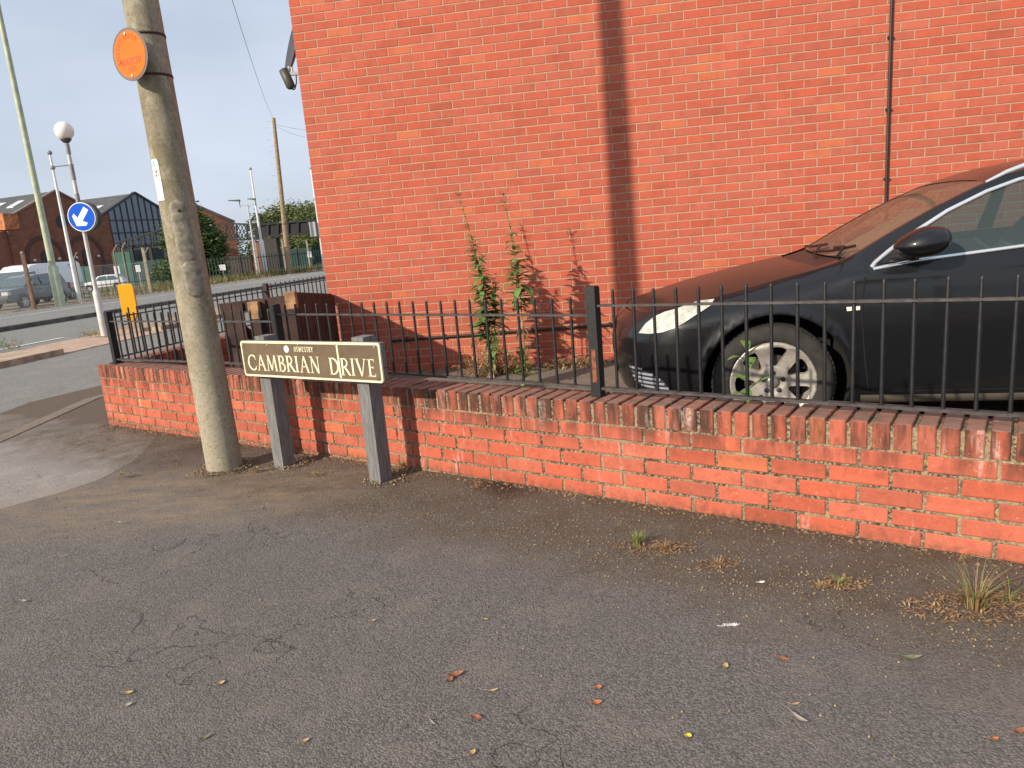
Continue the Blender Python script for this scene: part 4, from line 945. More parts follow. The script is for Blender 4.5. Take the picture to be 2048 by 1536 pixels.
m = MB(); m.box((.62, .925, .82), (.55, 1.45, .26)); m.box((.50, .925, .93), (.30, 1.42, .04)); m.build('dashboard', dk, car)
for yy in (.52, 1.33):
    m = MB()
    m.tube([(1.50, yy - .18, .55), (1.50, yy + .18, .55)], .12, 14); m.box((1.35, yy, .55), (.5, .48, .16))
    m.tube([(1.66, yy, .60), (1.76, yy, .85), (1.86, yy, 1.06)], [.20, .22, .15], 16); m.tube([(1.87, yy, 1.06), (1.90, yy, 1.17), (1.93, yy, 1.27)], [.05, .115, .07], 14); m.build('seat', up, car)
m = MB(); m.box((2.42, .925, .80), (.16, 1.35, .60), ((.97, 0, .24), (0, 1, 0), (-.24, 0, .97))); m.box((2.15, .925, .55), (.5, 1.35, .16)); m.build('rear_seat', up, car)
m = MB()
for y_ in (.09, CWD - .09): m.box((1.95, y_, .75), (2.7, .03, .46))
m.build('door_card', up, car)
m = MB()
for i in range(24): a, b = 2 * PI * i / 24, 2 * PI * (i + 1) / 24; m.tube([(.98 + .09 * math.sin(t) * .4, 1.33 + .18 * math.cos(t), .90 + .17 * math.sin(t)) for t in (a, b)], .014, 6)
m.build('steering_wheel', MT['blackplas'], car)
v = []
shp = lambda s_, t: top(s_, t, -.035)
ns_ = 8
for i in range(ns_ + 1):
    for j in range(ns_ + 1): v.append(shp(.47 + .45 * i / ns_, -.90 + .72 * j / ns_ + .0))
mesh('sun_shade', v, [(i * (ns_ + 1) + j, (i + 1) * (ns_ + 1) + j, (i + 1) * (ns_ + 1) + j + 1, i * (ns_ + 1) + j + 1) for i in range(ns_) for j in range(ns_)], plain('beige_shade', (.80, .66, .42), .7, var=.06), car, smooth=True)

# ================================================================ TIMBER FENCE beside the house corner
F0 = HC + np.array((.03, -.03, 0)); FJ = np.array([-1.77, 6.13, 0]); F1 = np.array([-2.42, 6.22, 0])
def fence_panel(label, A, B, zA, zB, skip=()):
    d = B - A; Ln = np.linalg.norm(d); d = d / Ln; n = np.array([-d[1], d[0], 0]); t = thing('timber_fence', label, 'fence', A)
    Z = lambda s: zA + (zB - zA) * s / Ln
    m = MB(); m.bar((0, 0, zA - .045), d * Ln + np.array((0, 0, zB - .045)), .035, .09); m.build('top_rail', MT['timber'], t)
    m = MB(); m.bar(np.array((0, 0, .22)), d * Ln + np.array((0, 0, .24)), .035, .08); m.build('bottom_rail', MT['timber'], t)
    s = .05; k = 0
    while s < Ln - .04:
        if k not in skip:
            m = MB(); h = Z(s) - .004 - random.uniform(0, .02); m.box(n * .03 + d * s + np.array((0, 0, h / 2)), (.094, .014, h), (d, n, (0, 0, 1))); m.build('board', MT['timber'], t)
        s += .102; k += 1
    m = MB(); m.bar(np.array((0, 0, .25)) - n * .03, d * Ln * .95 + np.array((0, 0, zB - .12)) - n * .03, .02, .07); m.build('brace', MT['timber'], t)
    return t, d, n
fence_panel('dark brown boarded timber gate panel running out from the house corner', F0, FJ, .84, .955)
t, d, n = fence_panel('dark brown broken timber panel with missing boards by the side railings', FJ + np.array((-.03, 0, 0)), F1, .935, .905, skip=(1, 3))
for p, zz, lab in ((FJ + np.array((.0, -.06, 0)), .965, 'brown timber gate post with its sunlit top painted paler, nearer the house'), (F1 * .38 + FJ * .62 + np.array((-.08, -.06, 0)), .905, 'brown timber gate post with its sunlit top painted paler, nearer the side railings')):
    po = thing('timber_post', lab, 'post', p); m = MB(); m.box((0, 0, zz / 2 - .07), (.085, .075, zz - .14)); m.build('shaft', MT['timber'], po)
    m = MB(); m.box((0, 0, zz - .07), (.0855, .0755, .14)); m.build('sunlit_top', MT['timber_pale'], po)  # sunlight on the post top painted as a paler timber colour

# ================================================================ PLANTS
def leafblade(m, base, d, L_, W_, droop=.3, col=(.5,) * 3, up=(0, 0, 1), seg=4, fold=.25):
    base = np.array(base, float); d = np.array(d, float); d /= np.linalg.norm(d); u = np.array(up, float); sd = np.cross(d, u); nsd = np.linalg.norm(sd); sd = sd / nsd if nsd > 1e-3 else np.array([1., 0, 0]); u = np.cross(sd, d)
    vs = []
    for i in range(seg + 1):
        t = i / seg; p = base + d * L_ * t - np.array((0, 0, 1)) * droop * L_ * t * t; wv_ = W_ / 2 * math.sin(PI * min(1, t * .92 + .08)) ** .8
        vs += [p - sd * wv_ + u * wv_ * fold, p, p + sd * wv_ + u * wv_ * fold]
    fs = []
    for i in range(seg):
        for k in (0, 1): fs.append((i * 3 + k, i * 3 + k + 1, i * 3 + 4 + k, i * 3 + 3 + k))
    m.add(vs, fs, 0, col, True)
def rv(): k = random.random(); return (k, k, k)
def tall_weed(label, base, tips):
    t = thing('tall_weed', label, 'weed', base); st = MB(); lf = MB(); fl = MB(); base = np.array(base)
    for tip, (l0, l1), dens_ in tips:
        tip = np.array(tip) - base; N = 26; P = []
        bend = np.array((random.uniform(-.04, .04), random.uniform(-.03, .03), 0))
        for i in range(N + 1):
            k = i / N; P.append(tip * (k ** 1.0) * np.array((k ** .6, k ** .6, 1)) + bend * math.sin(PI * k) + np.array((random.uniform(-.004, .004),) * 2 + (0,)))
        st.tube(P, [.006 * (1 - .75 * i / N) + .0012 for i in range(N + 1)], 6, 0, (.6, .6, .6))
        H = tip[2]
        for q in range(int(dens_)):
            z = random.uniform(l0, l1); k = z / H; i = min(N - 1, int(k * N)); p = P[i] + (P[i + 1] - P[i]) * (k * N - i); a = random.uniform(0, 2 * PI); sz = (.205 - .145 * (z - l0) / (l1 - l0 + .01)) * random.uniform(.6, 1.2)
            leafblade(lf, p, (math.cos(a), math.sin(a), random.uniform(-.1, .6)), sz, sz * .36, random.uniform(.1, .6), rv())
        z = l1
        while z < H:                                  # small bracts and seed heads towards the tip
            k = z / H; i = min(N - 1, int(k * N)); p = P[i]; a = random.uniform(0, 2 * PI); leafblade(lf if random.random() < .55 else fl, p, (math.cos(a), math.sin(a), random.uniform(.2, 1.4)), random.uniform(.018, .045), .009, .2, rv()); z += .016
        for q in range(26):
            z = H * random.uniform(.9, 1.0); i = min(N, int(z / H * N)); a = random.uniform(0, 2 * PI); p = P[i]; e = p + np.array((math.cos(a) * .04, math.sin(a) * .04, random.uniform(.0, .05))); fl.tube([p, e], .0012, 4, 0, rv()); leafblade(fl, e, (math.cos(a), math.sin(a), 1), .014, .006, .1, rv())
        for q in range(int(dens_ * .35)):             # withered leaves below
            z = random.uniform(.02, l0 + .12); k = z / H; p = P[min(N, int(k * N))]; a = random.uniform(0, 2 * PI); leafblade(fl, p, (math.cos(a), math.sin(a), -.2), random.uniform(.04, .10), .02, random.uniform(.4, 1.1), rv())
    st.build('stem', MT['leaf_weed'], t, True); lf.build('leaves', MT['leaf_weed'], t, True); fl.build('dry_leaves', MT['dry'], t, True)
    return t
w1 = on(985, 744, (0, 0, 1), 0.); P66 = lambda x, y, d=6.5: on(x, y, NH, d)
w1 = P66(985, 746, 6.5); w1[2] = 0; w2 = P66(1050, 748, 6.45); w2[2] = 0
tall_weed('tall leafy weed against the brick wall, left one of the two tall stalks', w1, [(P66(913, 376), (.50, 1.40), 105), (P66(938, 475, 6.45), (.50, 1.2), 70), (P66(990, 560, 6.5), (.45, .95), 34), (P66(965, 505, 6.4), (.45, 1.1), 44), (P66(960, 600, 6.4), (.3, .8), 26), (P66(1000, 640, 6.42), (.2, .65), 20)])
tall_weed('tall slender weed against the brick wall, right one of the two tall stalks', w2, [(P66(1004, 376, 6.45), (.70, 1.35), 90), (P66(1032, 520, 6.4), (.6, 1.05), 34)])
def dry_clump(label, c, r, h, n, green=0, name='dry_weed', cat='weed'):
    t = thing(name, label, cat, c); m = MB(); g = MB()
    for i in range(n):
        a = random.uniform(0, 2 * PI); q = r * random.random() ** .7; b = np.array((q * math.cos(a), q * math.sin(a) * .45, 0)); hh = h * random.uniform(.3, 1) * (1 - .5 * q / r); a2 = random.uniform(0, 2 * PI); P = [b]
        for s_ in range(4): P.append(P[-1] + np.array((math.cos(a2) * .035 + random.uniform(-.03, .03), math.sin(a2) * .02 + random.uniform(-.02, .02), hh / 4)) * (1, 1, random.uniform(.5, 1.2)))
        (g if i < green else m).tube(P, .0016, 4, 0, rv())
        for s_ in range(5):
            p = P[random.randint(1, 4)]; leafblade(g if i < green else m, p, (random.uniform(-1, 1), random.uniform(-1, 1), random.uniform(-.5, .8)), random.uniform(.02, .06), .016, random.uniform(.2, .9), rv())
    m.build('dry_stems', MT['dry'], t, True)
    if green: g.build('green_leaves', MT['leaf_weed'], t, True)
    return t
dc = P66(990, 742, 6.62); dc[2] = 0
dry_clump('dried-up reddish weed clump at the foot of the two tall stalks', dc, .26, .45, 150, 12)
dc2 = P66(1150, 722, 6.85); dc2[2] = 0; dry_clump('low brown dead weeds along the house wall behind the tall railing post', dc2, .36, .12, 120)
dc3 = P66(1100, 728, 6.85); dc3[2] = 0
dry_clump('thin grey leafless weed standing in front of the timber gate', on(600, 700, nl, -2.9082 - .75) * (1, 1, 0), .16, .72, 16)
def leafy(label, base, h, n, L_, W_, mat='leaf_bright', spread=1.):
    t = thing('leafy_weed', label, 'weed', base); m = MB(); s_ = MB(); s_.tube([(0, 0, 0), (.004, 0, h * .5), (0, .004, h)], [.004, .0035, .002], 6, 0, (.5, .5, .5))
    for i in range(n):
        z = h * (.12 + .88 * i / n); a = i * 2.4 + random.uniform(-.3, .3); leafblade(m, (0, 0, z), (math.cos(a) * spread, math.sin(a) * spread, .35 + .9 * i / n), L_ * random.uniform(.75, 1.1) * (1 - .35 * i / n), W_, random.uniform(.2, .7), rv(), seg=6)
    s_.build('stem', MT[mat], t, True); m.build('leaves', MT[mat], t, True)
lb = P66(1048, 752, 5.9); lb[2] = 0
leafy('bright green broad-leaved weed low in the yard between railing bars', lb, .34, 18, .17, .075)
lc = on(1497, 800, nl, -(2.9082 + .33)); lc[2] = .12
leafy('bright green weed rising in front of the front wheel of the black car', lc * (1, 1, 0), .72, 20, .20, .044)
def tuft(label, px, r, h, n, gfrac=.3, drymix=60):
    b = on(*px, (0, 0, 1), 0.); t = thing('grass_tuft', label, 'grass tuft', b); g = MB(); m = MB()
    for i in range(n):
        a = random.uniform(0, 2 * PI); q = random.uniform(0, r * .25); o_ = np.array((math.cos(a) * q, math.sin(a) * q, 0)); hh = h * random.uniform(.4, 1); out2 = random.uniform(.2, 1.1); a += random.uniform(-.4, .4)
        P = [o_ + np.array((math.cos(a) * out2 * hh * k * k, math.sin(a) * out2 * hh * k * k, hh * (k - .3 * out2 * k * k))) for k in (0, .33, .66, 1)]
        tgt = g if random.random() < gfrac else m; c_ = rv(); w_ = .0022; sd = np.array((-math.sin(a), math.cos(a), 0)) * w_
        vs = []
        for k, p in enumerate(P): vs += [p - sd * (1 - k / 3.3), p + sd * (1 - k / 3.3)]
        tgt.add(vs, [(0, 1, 3, 2), (2, 3, 5, 4), (4, 5, 7, 6)], 0, c_)
    for i in range(drymix):
        a = random.uniform(0, 2 * PI); q = r * random.random() ** .6; p = np.array((math.cos(a) * q * 1.5, math.sin(a) * q * .7, .003)); leafblade(m, p, (random.uniform(-1, 1), random.uniform(-1, 1), random.uniform(-.05, .3)), random.uniform(.008, .03), .007, .1, rv(), seg=2)
    if g.v: g.build('green_blades', MT['leaf_bright'], t, True)
    m.build('dry_blades', MT['dry'], t, True)
tuft('pale green grass tuft with straw below the railing post, growing in the pavement crack', (1275, 1090), .07, .085, 80, .6)
tuft('small straw coloured tuft just right of the pale green tuft', (1330, 1100), .09, .05, 60, .05, 150)
tuft('flat brown tuft midway along the pavement crack', (1435, 1130), .06, .04, 35, .08, 80)
tuft('short green tuft in brown litter in the middle of the pavement crack', (1680, 1170), .07, .045, 55, .5, 160)
tuft('largest straw tuft with long upright blades by the right edge', (1950, 1215), .15, .17, 95, .30, 420)
tuft('green trailing grass blades beside the largest straw tuft', (2020, 1200), .07, .13, 16, .85, 60)
tuft('tiny yellow-green tuft at the foot of the lamp post', (512, 940), .05, .035, 40, .5, 60)
tuft('tiny yellowish tuft between the two sign posts', (632, 950), .04, .035, 22, .5, 30)
tuft('low mossy tuft along the pavement seam', (245, 950), .06, .02, 50, .5, 70)
tuft('thin dry shoots at the wall foot, right of the street sign', (955, 975), .03, .10, 7, .2, 20)
tuft('withered brown leaves at the wall foot beside the right sign post', (803, 935), .05, .09, 24, .05, 50)
# gritty soil and litter along the wall foot: nobody could count it
m = MB()
for i in range(12000):
    s_ = random.uniform(-.1, 7.2); q = abs(random.gauss(0, .26)) if random.random() < .72 else random.uniform(0, 1.5)
    if random.random() < .35: s_ = random.uniform(3.6, 6.6); q = random.gauss(.52, .14) - .0 * s_
    if q < .01: continue
    p = np.array([*(WB + dl[:2] * s_ + nl[:2] * q), .0]); p[2] = gz(p[0], p[1]) + .001
    k = random.random(); c_ = (k * k * .75,) * 3
    if random.random() < .45: leafblade(m, p, (random.uniform(-1, 1), random.uniform(-1, 1), random.uniform(0, .3)), random.uniform(.004, .018), random.uniform(.002, .006), .1, c_, seg=1)
    else:
        r = random.uniform(.0012, .0050); vs = [p + np.array(v_) * r for v_ in ((1, .2, 0), (-.2, 1, 0), (-1, -.3, 0), (.1, -1, 0), (.1, 0, 1.1))]; m.add(vs, [(0, 1, 4), (1, 2, 4), (2, 3, 4), (3, 0, 4)], 0, c_)
for cx_, cy_, rr_, nn_ in ((-1.85, 4.40, .11, 420), (-1.42, 4.36, .07, 160), (-.74, 3.90, .07, 160)):
    for i in range(nn_):
        a = random.uniform(0, 2 * PI); q = rr_ + abs(random.gauss(0, .045)); p = np.array((cx_ + q * math.cos(a), cy_ + q * math.sin(a), .0)); k = random.random(); r = random.uniform(.002, .009)
        m.add([p + np.array(v_) * r for v_ in ((1, .2, 0), (-.2, 1, 0), (-1, -.3, 0), (.1, -1, 0), (.1, 0, 1.1))], [(0, 1, 4), (1, 2, 4), (2, 3, 4), (3, 0, 4)], 0, (k * k * .7,) * 3)
for i in range(900):
    s_ = random.uniform(-.05, 7.2); p = np.array([*(WB + dl[:2] * s_ + nl[:2] * abs(random.gauss(.0, .03))), -.001]); p[2] += gz(p[0], p[1]); k = random.random(); r = random.uniform(.003, .013)
    m.add([p + np.array(v_) * r for v_ in ((1.2, .2, 0), (-.2, 1, 0), (-1.3, -.3, 0), (.1, -1, 0), (.1, 0, .8))], [(0, 1, 4), (1, 2, 4), (2, 3, 4), (3, 0, 4)], 0, (k * k * .4,) * 3)
for i in range(2600):
    s_ = random.uniform(2.5, 7.2); q = .56 + random.gauss(0, .07); p = np.array([*(WB + dl[:2] * s_ + nl[:2] * q), .002]); k = random.random(); leafblade(m, p, (random.uniform(-1, 1), random.uniform(-1, 1), random.uniform(0, .25)), random.uniform(.006, .022), random.uniform(.002, .006), .1, (k,) * 3, seg=1)
tag(m.build('soil_litter', MT['litter'], None, True), kind='stuff')
m = MB()
for i in range(2600):
    p = np.array([random.uniform(-3, 3.2), random.uniform(.8, 4.4), .001])
    if p[0] * .58652 + p[1] * .80993 > 2.88: continue
    k = random.random(); leafblade(m, p, (random.uniform(-1, 1), random.uniform(-1, 1), .05), random.uniform(.003, .011), random.uniform(.0015, .003), .02, (k,) * 3, seg=1)
tag(m.build('fine_litter', MT['litter'], None, True), kind='stuff')
m = MB()
for i in range(2600):
    s_ = random.uniform(0, 3.2); q = random.uniform(.02, .25) ** 1.1; p = HC + DH * s_ - NH * q; p[2] = .002
    leafblade(m, p, (random.uniform(-1, 1), random.uniform(-1, 1), random.uniform(-.1, .7)), random.uniform(.01, .05), .006, .4, rv(), seg=2)
tag(m.build('dead_leaf_litter', MT['dry'], None, True), kind='stuff')
# single fallen leaves
def leaf_obj(px, L_, W_, c_, label, ang, curl=.35, grp=None):
    L_ *= 1.3; W_ *= 1.35
    p = on(*px, (0, 0, 1), 0.); m = MB(); vs = []; n_ = 8
    for i in range(n_ + 1):
        t = i / n_; wv_ = W_ / 2 * math.sin(PI * min(1, .06 + t * .92)) ** .7; z = curl * L_ * (t - .5) ** 2 * 2 + .002
        vs += [((t - .5) * L_, -wv_, z + wv_ * .5), ((t - .5) * L_, 0, z), ((t - .5) * L_, wv_, z + wv_ * .7)]
    m.add(vs, [(i * 3 + k, i * 3 + k + 1, i * 3 + 4 + k, i * 3 + 3 + k) for i in range(n_) for k in (0, 1)], 0, (1, 1, 1), True)
    m.tube([(-.5 * L_, 0, .003 + curl * L_ * .5), (-.75 * L_, .004, .004 + curl * L_ * .4)], .0009, 4)
    o = m.build('fallen_leaf', MT[c_], None); o.location = p; o.rotation_euler = (0, 0, ang); tag(o, label, 'leaf', grp)
MT['lf_brown'] = plain('leaf_brown', (.30, .12, .06), .7, var=.35, vscale=60); MT['lf_tan'] = plain('leaf_tan', (.46, .30, .14), .7, var=.25, vscale=60); MT['lf_orange'] = plain('leaf_orange', (.48, .16, .05), .7, var=.3, vscale=60); MT['lf_grey'] = plain('leaf_grey', (.36, .31, .25), .8, var=.2, vscale=60)
for q in [((912, 1352), .036, .014, 'lf_brown', 'curled brown leaf, upper one of the pair in the bottom middle', .3), ((900, 1362), .022, .012, 'lf_brown', 'short brown leaf tucked under the curled one in the bottom middle', 1.2),
          ((985, 1383), .026, .006, 'lf_tan', 'thin pale leaf just right of the brown leaf pair', .1), ((953, 1438), .024, .013, 'lf_brown', 'folded brown leaf at the bottom middle, nearest the camera', -.5),
          ((1197, 1377), .016, .010, 'lf_orange', 'small orange leaf, upper of two right of centre', .2), ((1194, 1408), .022, .011, 'lf_orange', 'small orange leaf, lower of two right of centre', .15),
          ((257, 1388), .024, .010, 'lf_tan', 'tan leaf, upper of two in the left foreground', .1), ((255, 1413), .020, .010, 'lf_grey', 'greyish leaf, lower of two in the left foreground', .6),
          ((442, 1369), .020, .012, 'lf_tan', 'crumpled tan leaf in the left middle foreground', .8), ((1451, 1335), .022, .012, 'lf_tan', 'tan leaf standing on edge right of centre', 1.1), ((1566, 1320), .030, .010, 'lf_brown', 'reddish twiggy leaf left of the green sprig', -.6),
          ((1378, 1474), .011, .010, 'leaf_y', 'tiny bright yellow petal near the bottom edge', .0), ((746, 1243), .016, .007, 'lf_tan', 'pale leaf scrap above the curled brown leaf', .4), ((971, 1240), .015, .006, 'lf_tan', 'pale leaf scrap in the centre foreground', -.2),
          ((238, 1046), .022, .010, 'lf_grey', 'flat grey leaf on the pavement below the seam', .1), ((125, 1113), .040, .004, 'lf_tan', 'long pale straw near the left edge', .3), ((47, 1204), .022, .010, 'lf_grey', 'grey leaf near the left edge', -.2),
          ((1590, 1410), .020, .005, 'lf_tan', 'pale straw scrap in the right foreground', .1), ((1990, 1480), .016, .007, 'lf_orange', 'orange leaf scrap near the bottom right corner', .2), ((2040, 1465), .030, .010, 'lf_brown', 'brown leaf cut by the right edge near the bottom', .3),
          ((1523, 1167), .020, .010, 'lf_pale', 'small white scrap on the pavement below the wall', .2), ((610, 1484), .020, .008, 'lf_tan', 'tan leaf scrap at the bottom left of centre', .5), ((945, 1508), .018, .010, 'lf_tan', 'pale leaf scrap at the very bottom middle', .9),
          ((865, 1447), .026, .004, 'lf_grey', 'short grey twig left of the folded brown leaf', -.9), ((410, 1478), .024, .010, 'leaf_g', 'small green-grey sprig in the left foreground', .6), ((1820, 1318), .05, .012, 'leaf_g', 'green-brown sprig lying in the right foreground', -.2),
          ((1600, 1440), .034, .009, 'lf_grey', 'withered grey-green sprig in the right foreground', -1.0)]:
    if q[3] == 'leaf_y': MT['leaf_y'] = plain('petal_yellow', (.75, .62, .03), .6)
    if q[3] == 'lf_pale': MT['lf_pale'] = plain('white_scrap', (.72, .70, .66), .7)
    if q[3] == 'leaf_g' and 'leaf_g' not in MT: MT['leaf_g'] = plain('sprig_green', (.16, .17, .09), .8, var=.3, vscale=50)
    leaf_obj(*q)
m = MB(); fp = on(1462, 1251, (0, 0, 1), 0.)
for i in range(60):
    t = random.uniform(-1, 1); sgn_ = random.choice((-1, 1)); m.tube([(t * .022, 0, .002), (t * .022 + random.uniform(-.008, .010), sgn_ * random.uniform(.003, .010), random.uniform(.001, .006))], .0006, 4)
m.tube([(-.045, .004, .002), (-.03, -.002, .002), (.03, 0, .003)], .0008, 4); o = m.build('feather', plain('feather_white', (.75, .75, .76), .8)); o.location = fp; tag(o, 'small white downy feather lying in the middle of the pavement', 'feather')

# ================================================================ BACKGROUND STREET
def Gp(px, py): return G(px, py)
# keep-left beacon column on the refuge
bb = np.array([-8.80, 15.9, 0]); bb[2] = gz(bb[0], bb[1])
bc = thing('beacon_post', 'grey and white banded post with a white globe lamp behind the railings', 'lamp post', bb)
ztop = 4.05; m = MB(); m.tube([(0, 0, 0), (0, 0, .95), (0, 0, 1.0)], [.074, .074, .05], 20); m.tube([(0, 0, 1.0), (-.0, 0, ztop)], [.044, .036], 20); m.build('column', plain('weathered_white_pole', (.50, .50, .48), .55, var=.15, vscale=5), bc)
for z0_b, z1_b in ((2.75, 3.02), (3.30, 3.62), (3.82, 4.03)):
    m = MB(); m.lathe([(.0455, z0_b), (.0455, z1_b)], (0, 0, 0), 'z', 20); m.build('grey_band', MT['grey_band'], bc)
m = MB(); m.lathe([(.04, 4.04), (.075, 4.07), (.105, 4.11), (.11, 4.13), (.0, 4.13)], (0, 0, 0), 'z', 24); m.build('collar', plain('lamp_collar', (.06, .06, .065), .5), bc)
gm = NT('globe_white'); gm.col((.82, .81, .76)); gm.val('Roughness', .35); gm.val('Subsurface Weight', .2)
m = MB(); m.ball((0, 0, 4.285), .182, 20); m.build('globe', gm.m, bc)
ksp = bb + np.array((0, 0, 2.52)); nk = -bb / np.linalg.norm(bb * (1, 1, 0)); nk[2] = 0; nk = np.array([-.06, -.998, 0]); XK = np.cross((0, 0, 1), nk); XK = XK / np.linalg.norm(XK); ksp = atY(163, 434, 15.82)
ks = thing('keep_left_sign', 'round blue sign with a white arrow pointing down to the left, on the banded post', 'road sign', ksp)
kb = plain('sign_blue', (.0, .085, .56), .55, var=.03, spec=.15); kw = plain('sign_white', (.82, .82, .82), .4, var=.02)
disc('rear_housing', .31, -.16, -.01, plain('housing_grey', (.04, .045, .04), .6), ks, X=XK, Y=SY, nn=nk, c=XK * .03)
disc('white_border', .30, -.008, .0, kw, ks, X=XK, Y=SY, nn=nk); disc('blue_face', .284, .0005, .004, kb, ks, X=XK, Y=SY, nn=nk)
ad = np.array([-.62, -.785]); an = np.array([-ad[1], ad[0]]); A2 = [(-.215, .058), (.06, .058), (.03, .17), (.10, .17), (.225, .0), (.10, -.17), (.03, -.17), (.06, -.058), (-.215, -.058)]
v = []; P = [XK * (ad[0] * a + an[0] * b) + SY * (ad[1] * a + an[1] * b) for a, b in A2]; v = [p + nk * z for z in (.0042, .006) for p in P]; n_ = 9
mesh('arrow', v, [list(range(9, 18))], kw, ks)
# yellow bollard
yb = np.array([-9.75, 19.0, 0]); yb[2] = gz(*yb[:2]) - .11; bo = thing('bollard', 'yellow plastic traffic bollard on the island beyond the railings', 'bollard', yb, .28)
ym = plain('bollard_yellow', (.90, .42, .006), .45, var=.05, vscale=3)
def boll(w_, d_, z0, z1, dx=0, nm='shell', mat=None, nar=.45):
    v = []; prof = [(0, nar), (.10, nar), (.30, 1), (.88, 1.), (.97, .93), (1., .8)]; R4 = []
    for t, k in prof:
        z = z0 + (z1 - z0) * t
        for sx, sy in ((-1, -1), (1, -1), (1, 1), (-1, 1)): v.append((dx + sx * w_ / 2 * k, sy * d_ / 2 * (k if k < 1 else 1), z))
    f = [(i * 4 + k, i * 4 + (k + 1) % 4, i * 4 + 4 + (k + 1) % 4, i * 4 + 4 + k) for i in range(5) for k in range(4)] + [(3, 2, 1, 0), (20, 21, 22, 23)]
    return mesh(nm, v, f, mat or ym, bo)
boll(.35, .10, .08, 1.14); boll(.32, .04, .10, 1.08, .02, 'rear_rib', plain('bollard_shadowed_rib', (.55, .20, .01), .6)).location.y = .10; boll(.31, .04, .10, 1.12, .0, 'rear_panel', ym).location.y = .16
m = MB(); m.box((0, .02, .05), (.40, .30, .12)); m.build('base', MT['dark'], bo)

def column(name, label, cat, px, h, r0, r1, mat, top_ball=False, base_h=0, base_r=0, grp=None, at=None, lean=0):
    b = np.array(at if at is not None else Gp(*px), float); t = thing(name, label, cat, b, 0, grp); m = MB()
    if base_h: m.tube([(0, 0, -.1), (0, 0, base_h), (0, 0, base_h + .06)], [base_r, base_r, r0], 16)
    m.tube([(0, 0, -.1), (lean, 0, h)], [r0, r1], 16); m.build('shaft', mat, t)
    if top_ball:
        m = MB(); m.ball((lean, 0, h + .08), .13, 8); m.build('cap', MT['grey_band'], t)
    return t
column('lamp_post', 'tall pale green steel lamp column at the far roadside by the grey car', 'lamp post', (122, 613), 16, .17, .10, MT['green_pole'], base_h=2.0, base_r=.235)
wm = column('mast', 'white steel mast with a side arm behind the keep-left sign', 'mast', (160, 604), 8.0, .12, .055, MT['white_pole'], True)
m = MB(); m.tube([(0, 0, 7.35), (1.0, .3, 7.4)], .03, 6); m.ball((0, 0, 7.3), .13, 6); m.build('side_arm', MT['grey_band'], wm)
column('mast', 'slim white mast rising in front of the footbridge', 'mast', (533, 553), 9.3, .14, .06, MT['white_pole'], True, 3.2, .19)
wm = column('mast', 'slim white mast with a grey box, against the house corner', 'mast', (649, 541), 9.3, .14, .06, MT['white_pole'], True)
m = MB(); m.box((-.5, -.2, 3.9), (.55, .4, 1.35)); m.build('equipment_box', plain('box_grey', (.40, .40, .40), .6), wm)
tl = column('street_lamp', 'twin headed street lamp with flat dark lanterns by the footbridge', 'street lamp', (517, 556), 6.15, .11, .05, MT['galv'])
m = MB(); m.tube([(-.62, 0, 6.1), (.62, 0, 6.1)], .04, 6); m.build('cross_arm', MT['galv'], tl)
for dx, w_ in ((-1.05, .95), (.42, .62)):
    m = MB(); zl_ = 6.42; m.add([(dx - w_ / 2, -.12, zl_ + .12), (dx + w_ / 2, -.16, zl_), (dx + w_ / 2, .16, zl_), (dx - w_ / 2, .12, zl_ + .12), (dx - w_ / 2, -.12, zl_ + .18), (dx + w_ / 2, -.16, zl_ + .16), (dx + w_ / 2, .16, zl_ + .16), (dx - w_ / 2, .12, zl_ + .18)], [(0, 1, 2, 3), (4, 7, 6, 5), (0, 4, 5, 1), (1, 5, 6, 2), (2, 6, 7, 3), (3, 7, 4, 0)]); m.tube([(dx + w_ / 2 - .06, 0, 6.45), (dx + w_ / 2 - .04, 0, 5.95)], .035, 6); m.build('lantern', bpy.data.materials.get('lantern_dark') or plain('lantern_dark', (.05, .06, .06), .6), tl)
tpY = 66.; tpb = atY(579, 548, tpY); tpb[2] = gz(*tpb[:2]); tpt = atY(547, 236, tpY)
tp = column('telegraph_pole', 'tall wooden telegraph pole with climbing steps left of the house', 'telegraph pole', None, tpt[2] - tpb[2], .25, .15, MT['pole_wood'], at=tpb, lean=tpt[0] - tpb[0])
m = MB()
for i in range(22):
    z = 2.6 + i * .5; m.tube([(0, 0, z), (.26 * (1 if i % 2 else -1), 0, z)], .022, 4)
m.build('climbing_step', MT['galv'], tp); 
wm_ = plain('wire_grey', (.22, .23, .26), .6)
def wire(label, A, B, sag, r=.02):
    A = np.array(A, float); B = np.array(B, float); m = MB(); m.tube([A + (B - A) * k / 16 - np.array((0, 0, 4 * sag * (k / 16) * (1 - k / 16))) for k in range(17)], r, 5); tag(m.build('overhead_wire', wm_), label, 'overhead wire')
wire('overhead wire sweeping up from the telegraph pole past the top edge', tpt, atY(455, -30, 22.), .6, .010)
wire('thin overhead wire, upper of two, from the telegraph pole to the right', tpt + (0, 0, -.5), atY(640, 262, 60), .1, .018)
wire('thin overhead wire, lower of two, from the telegraph pole to the right', tpt + (0, 0, -.6), atY(640, 276, 64), .3, .018)
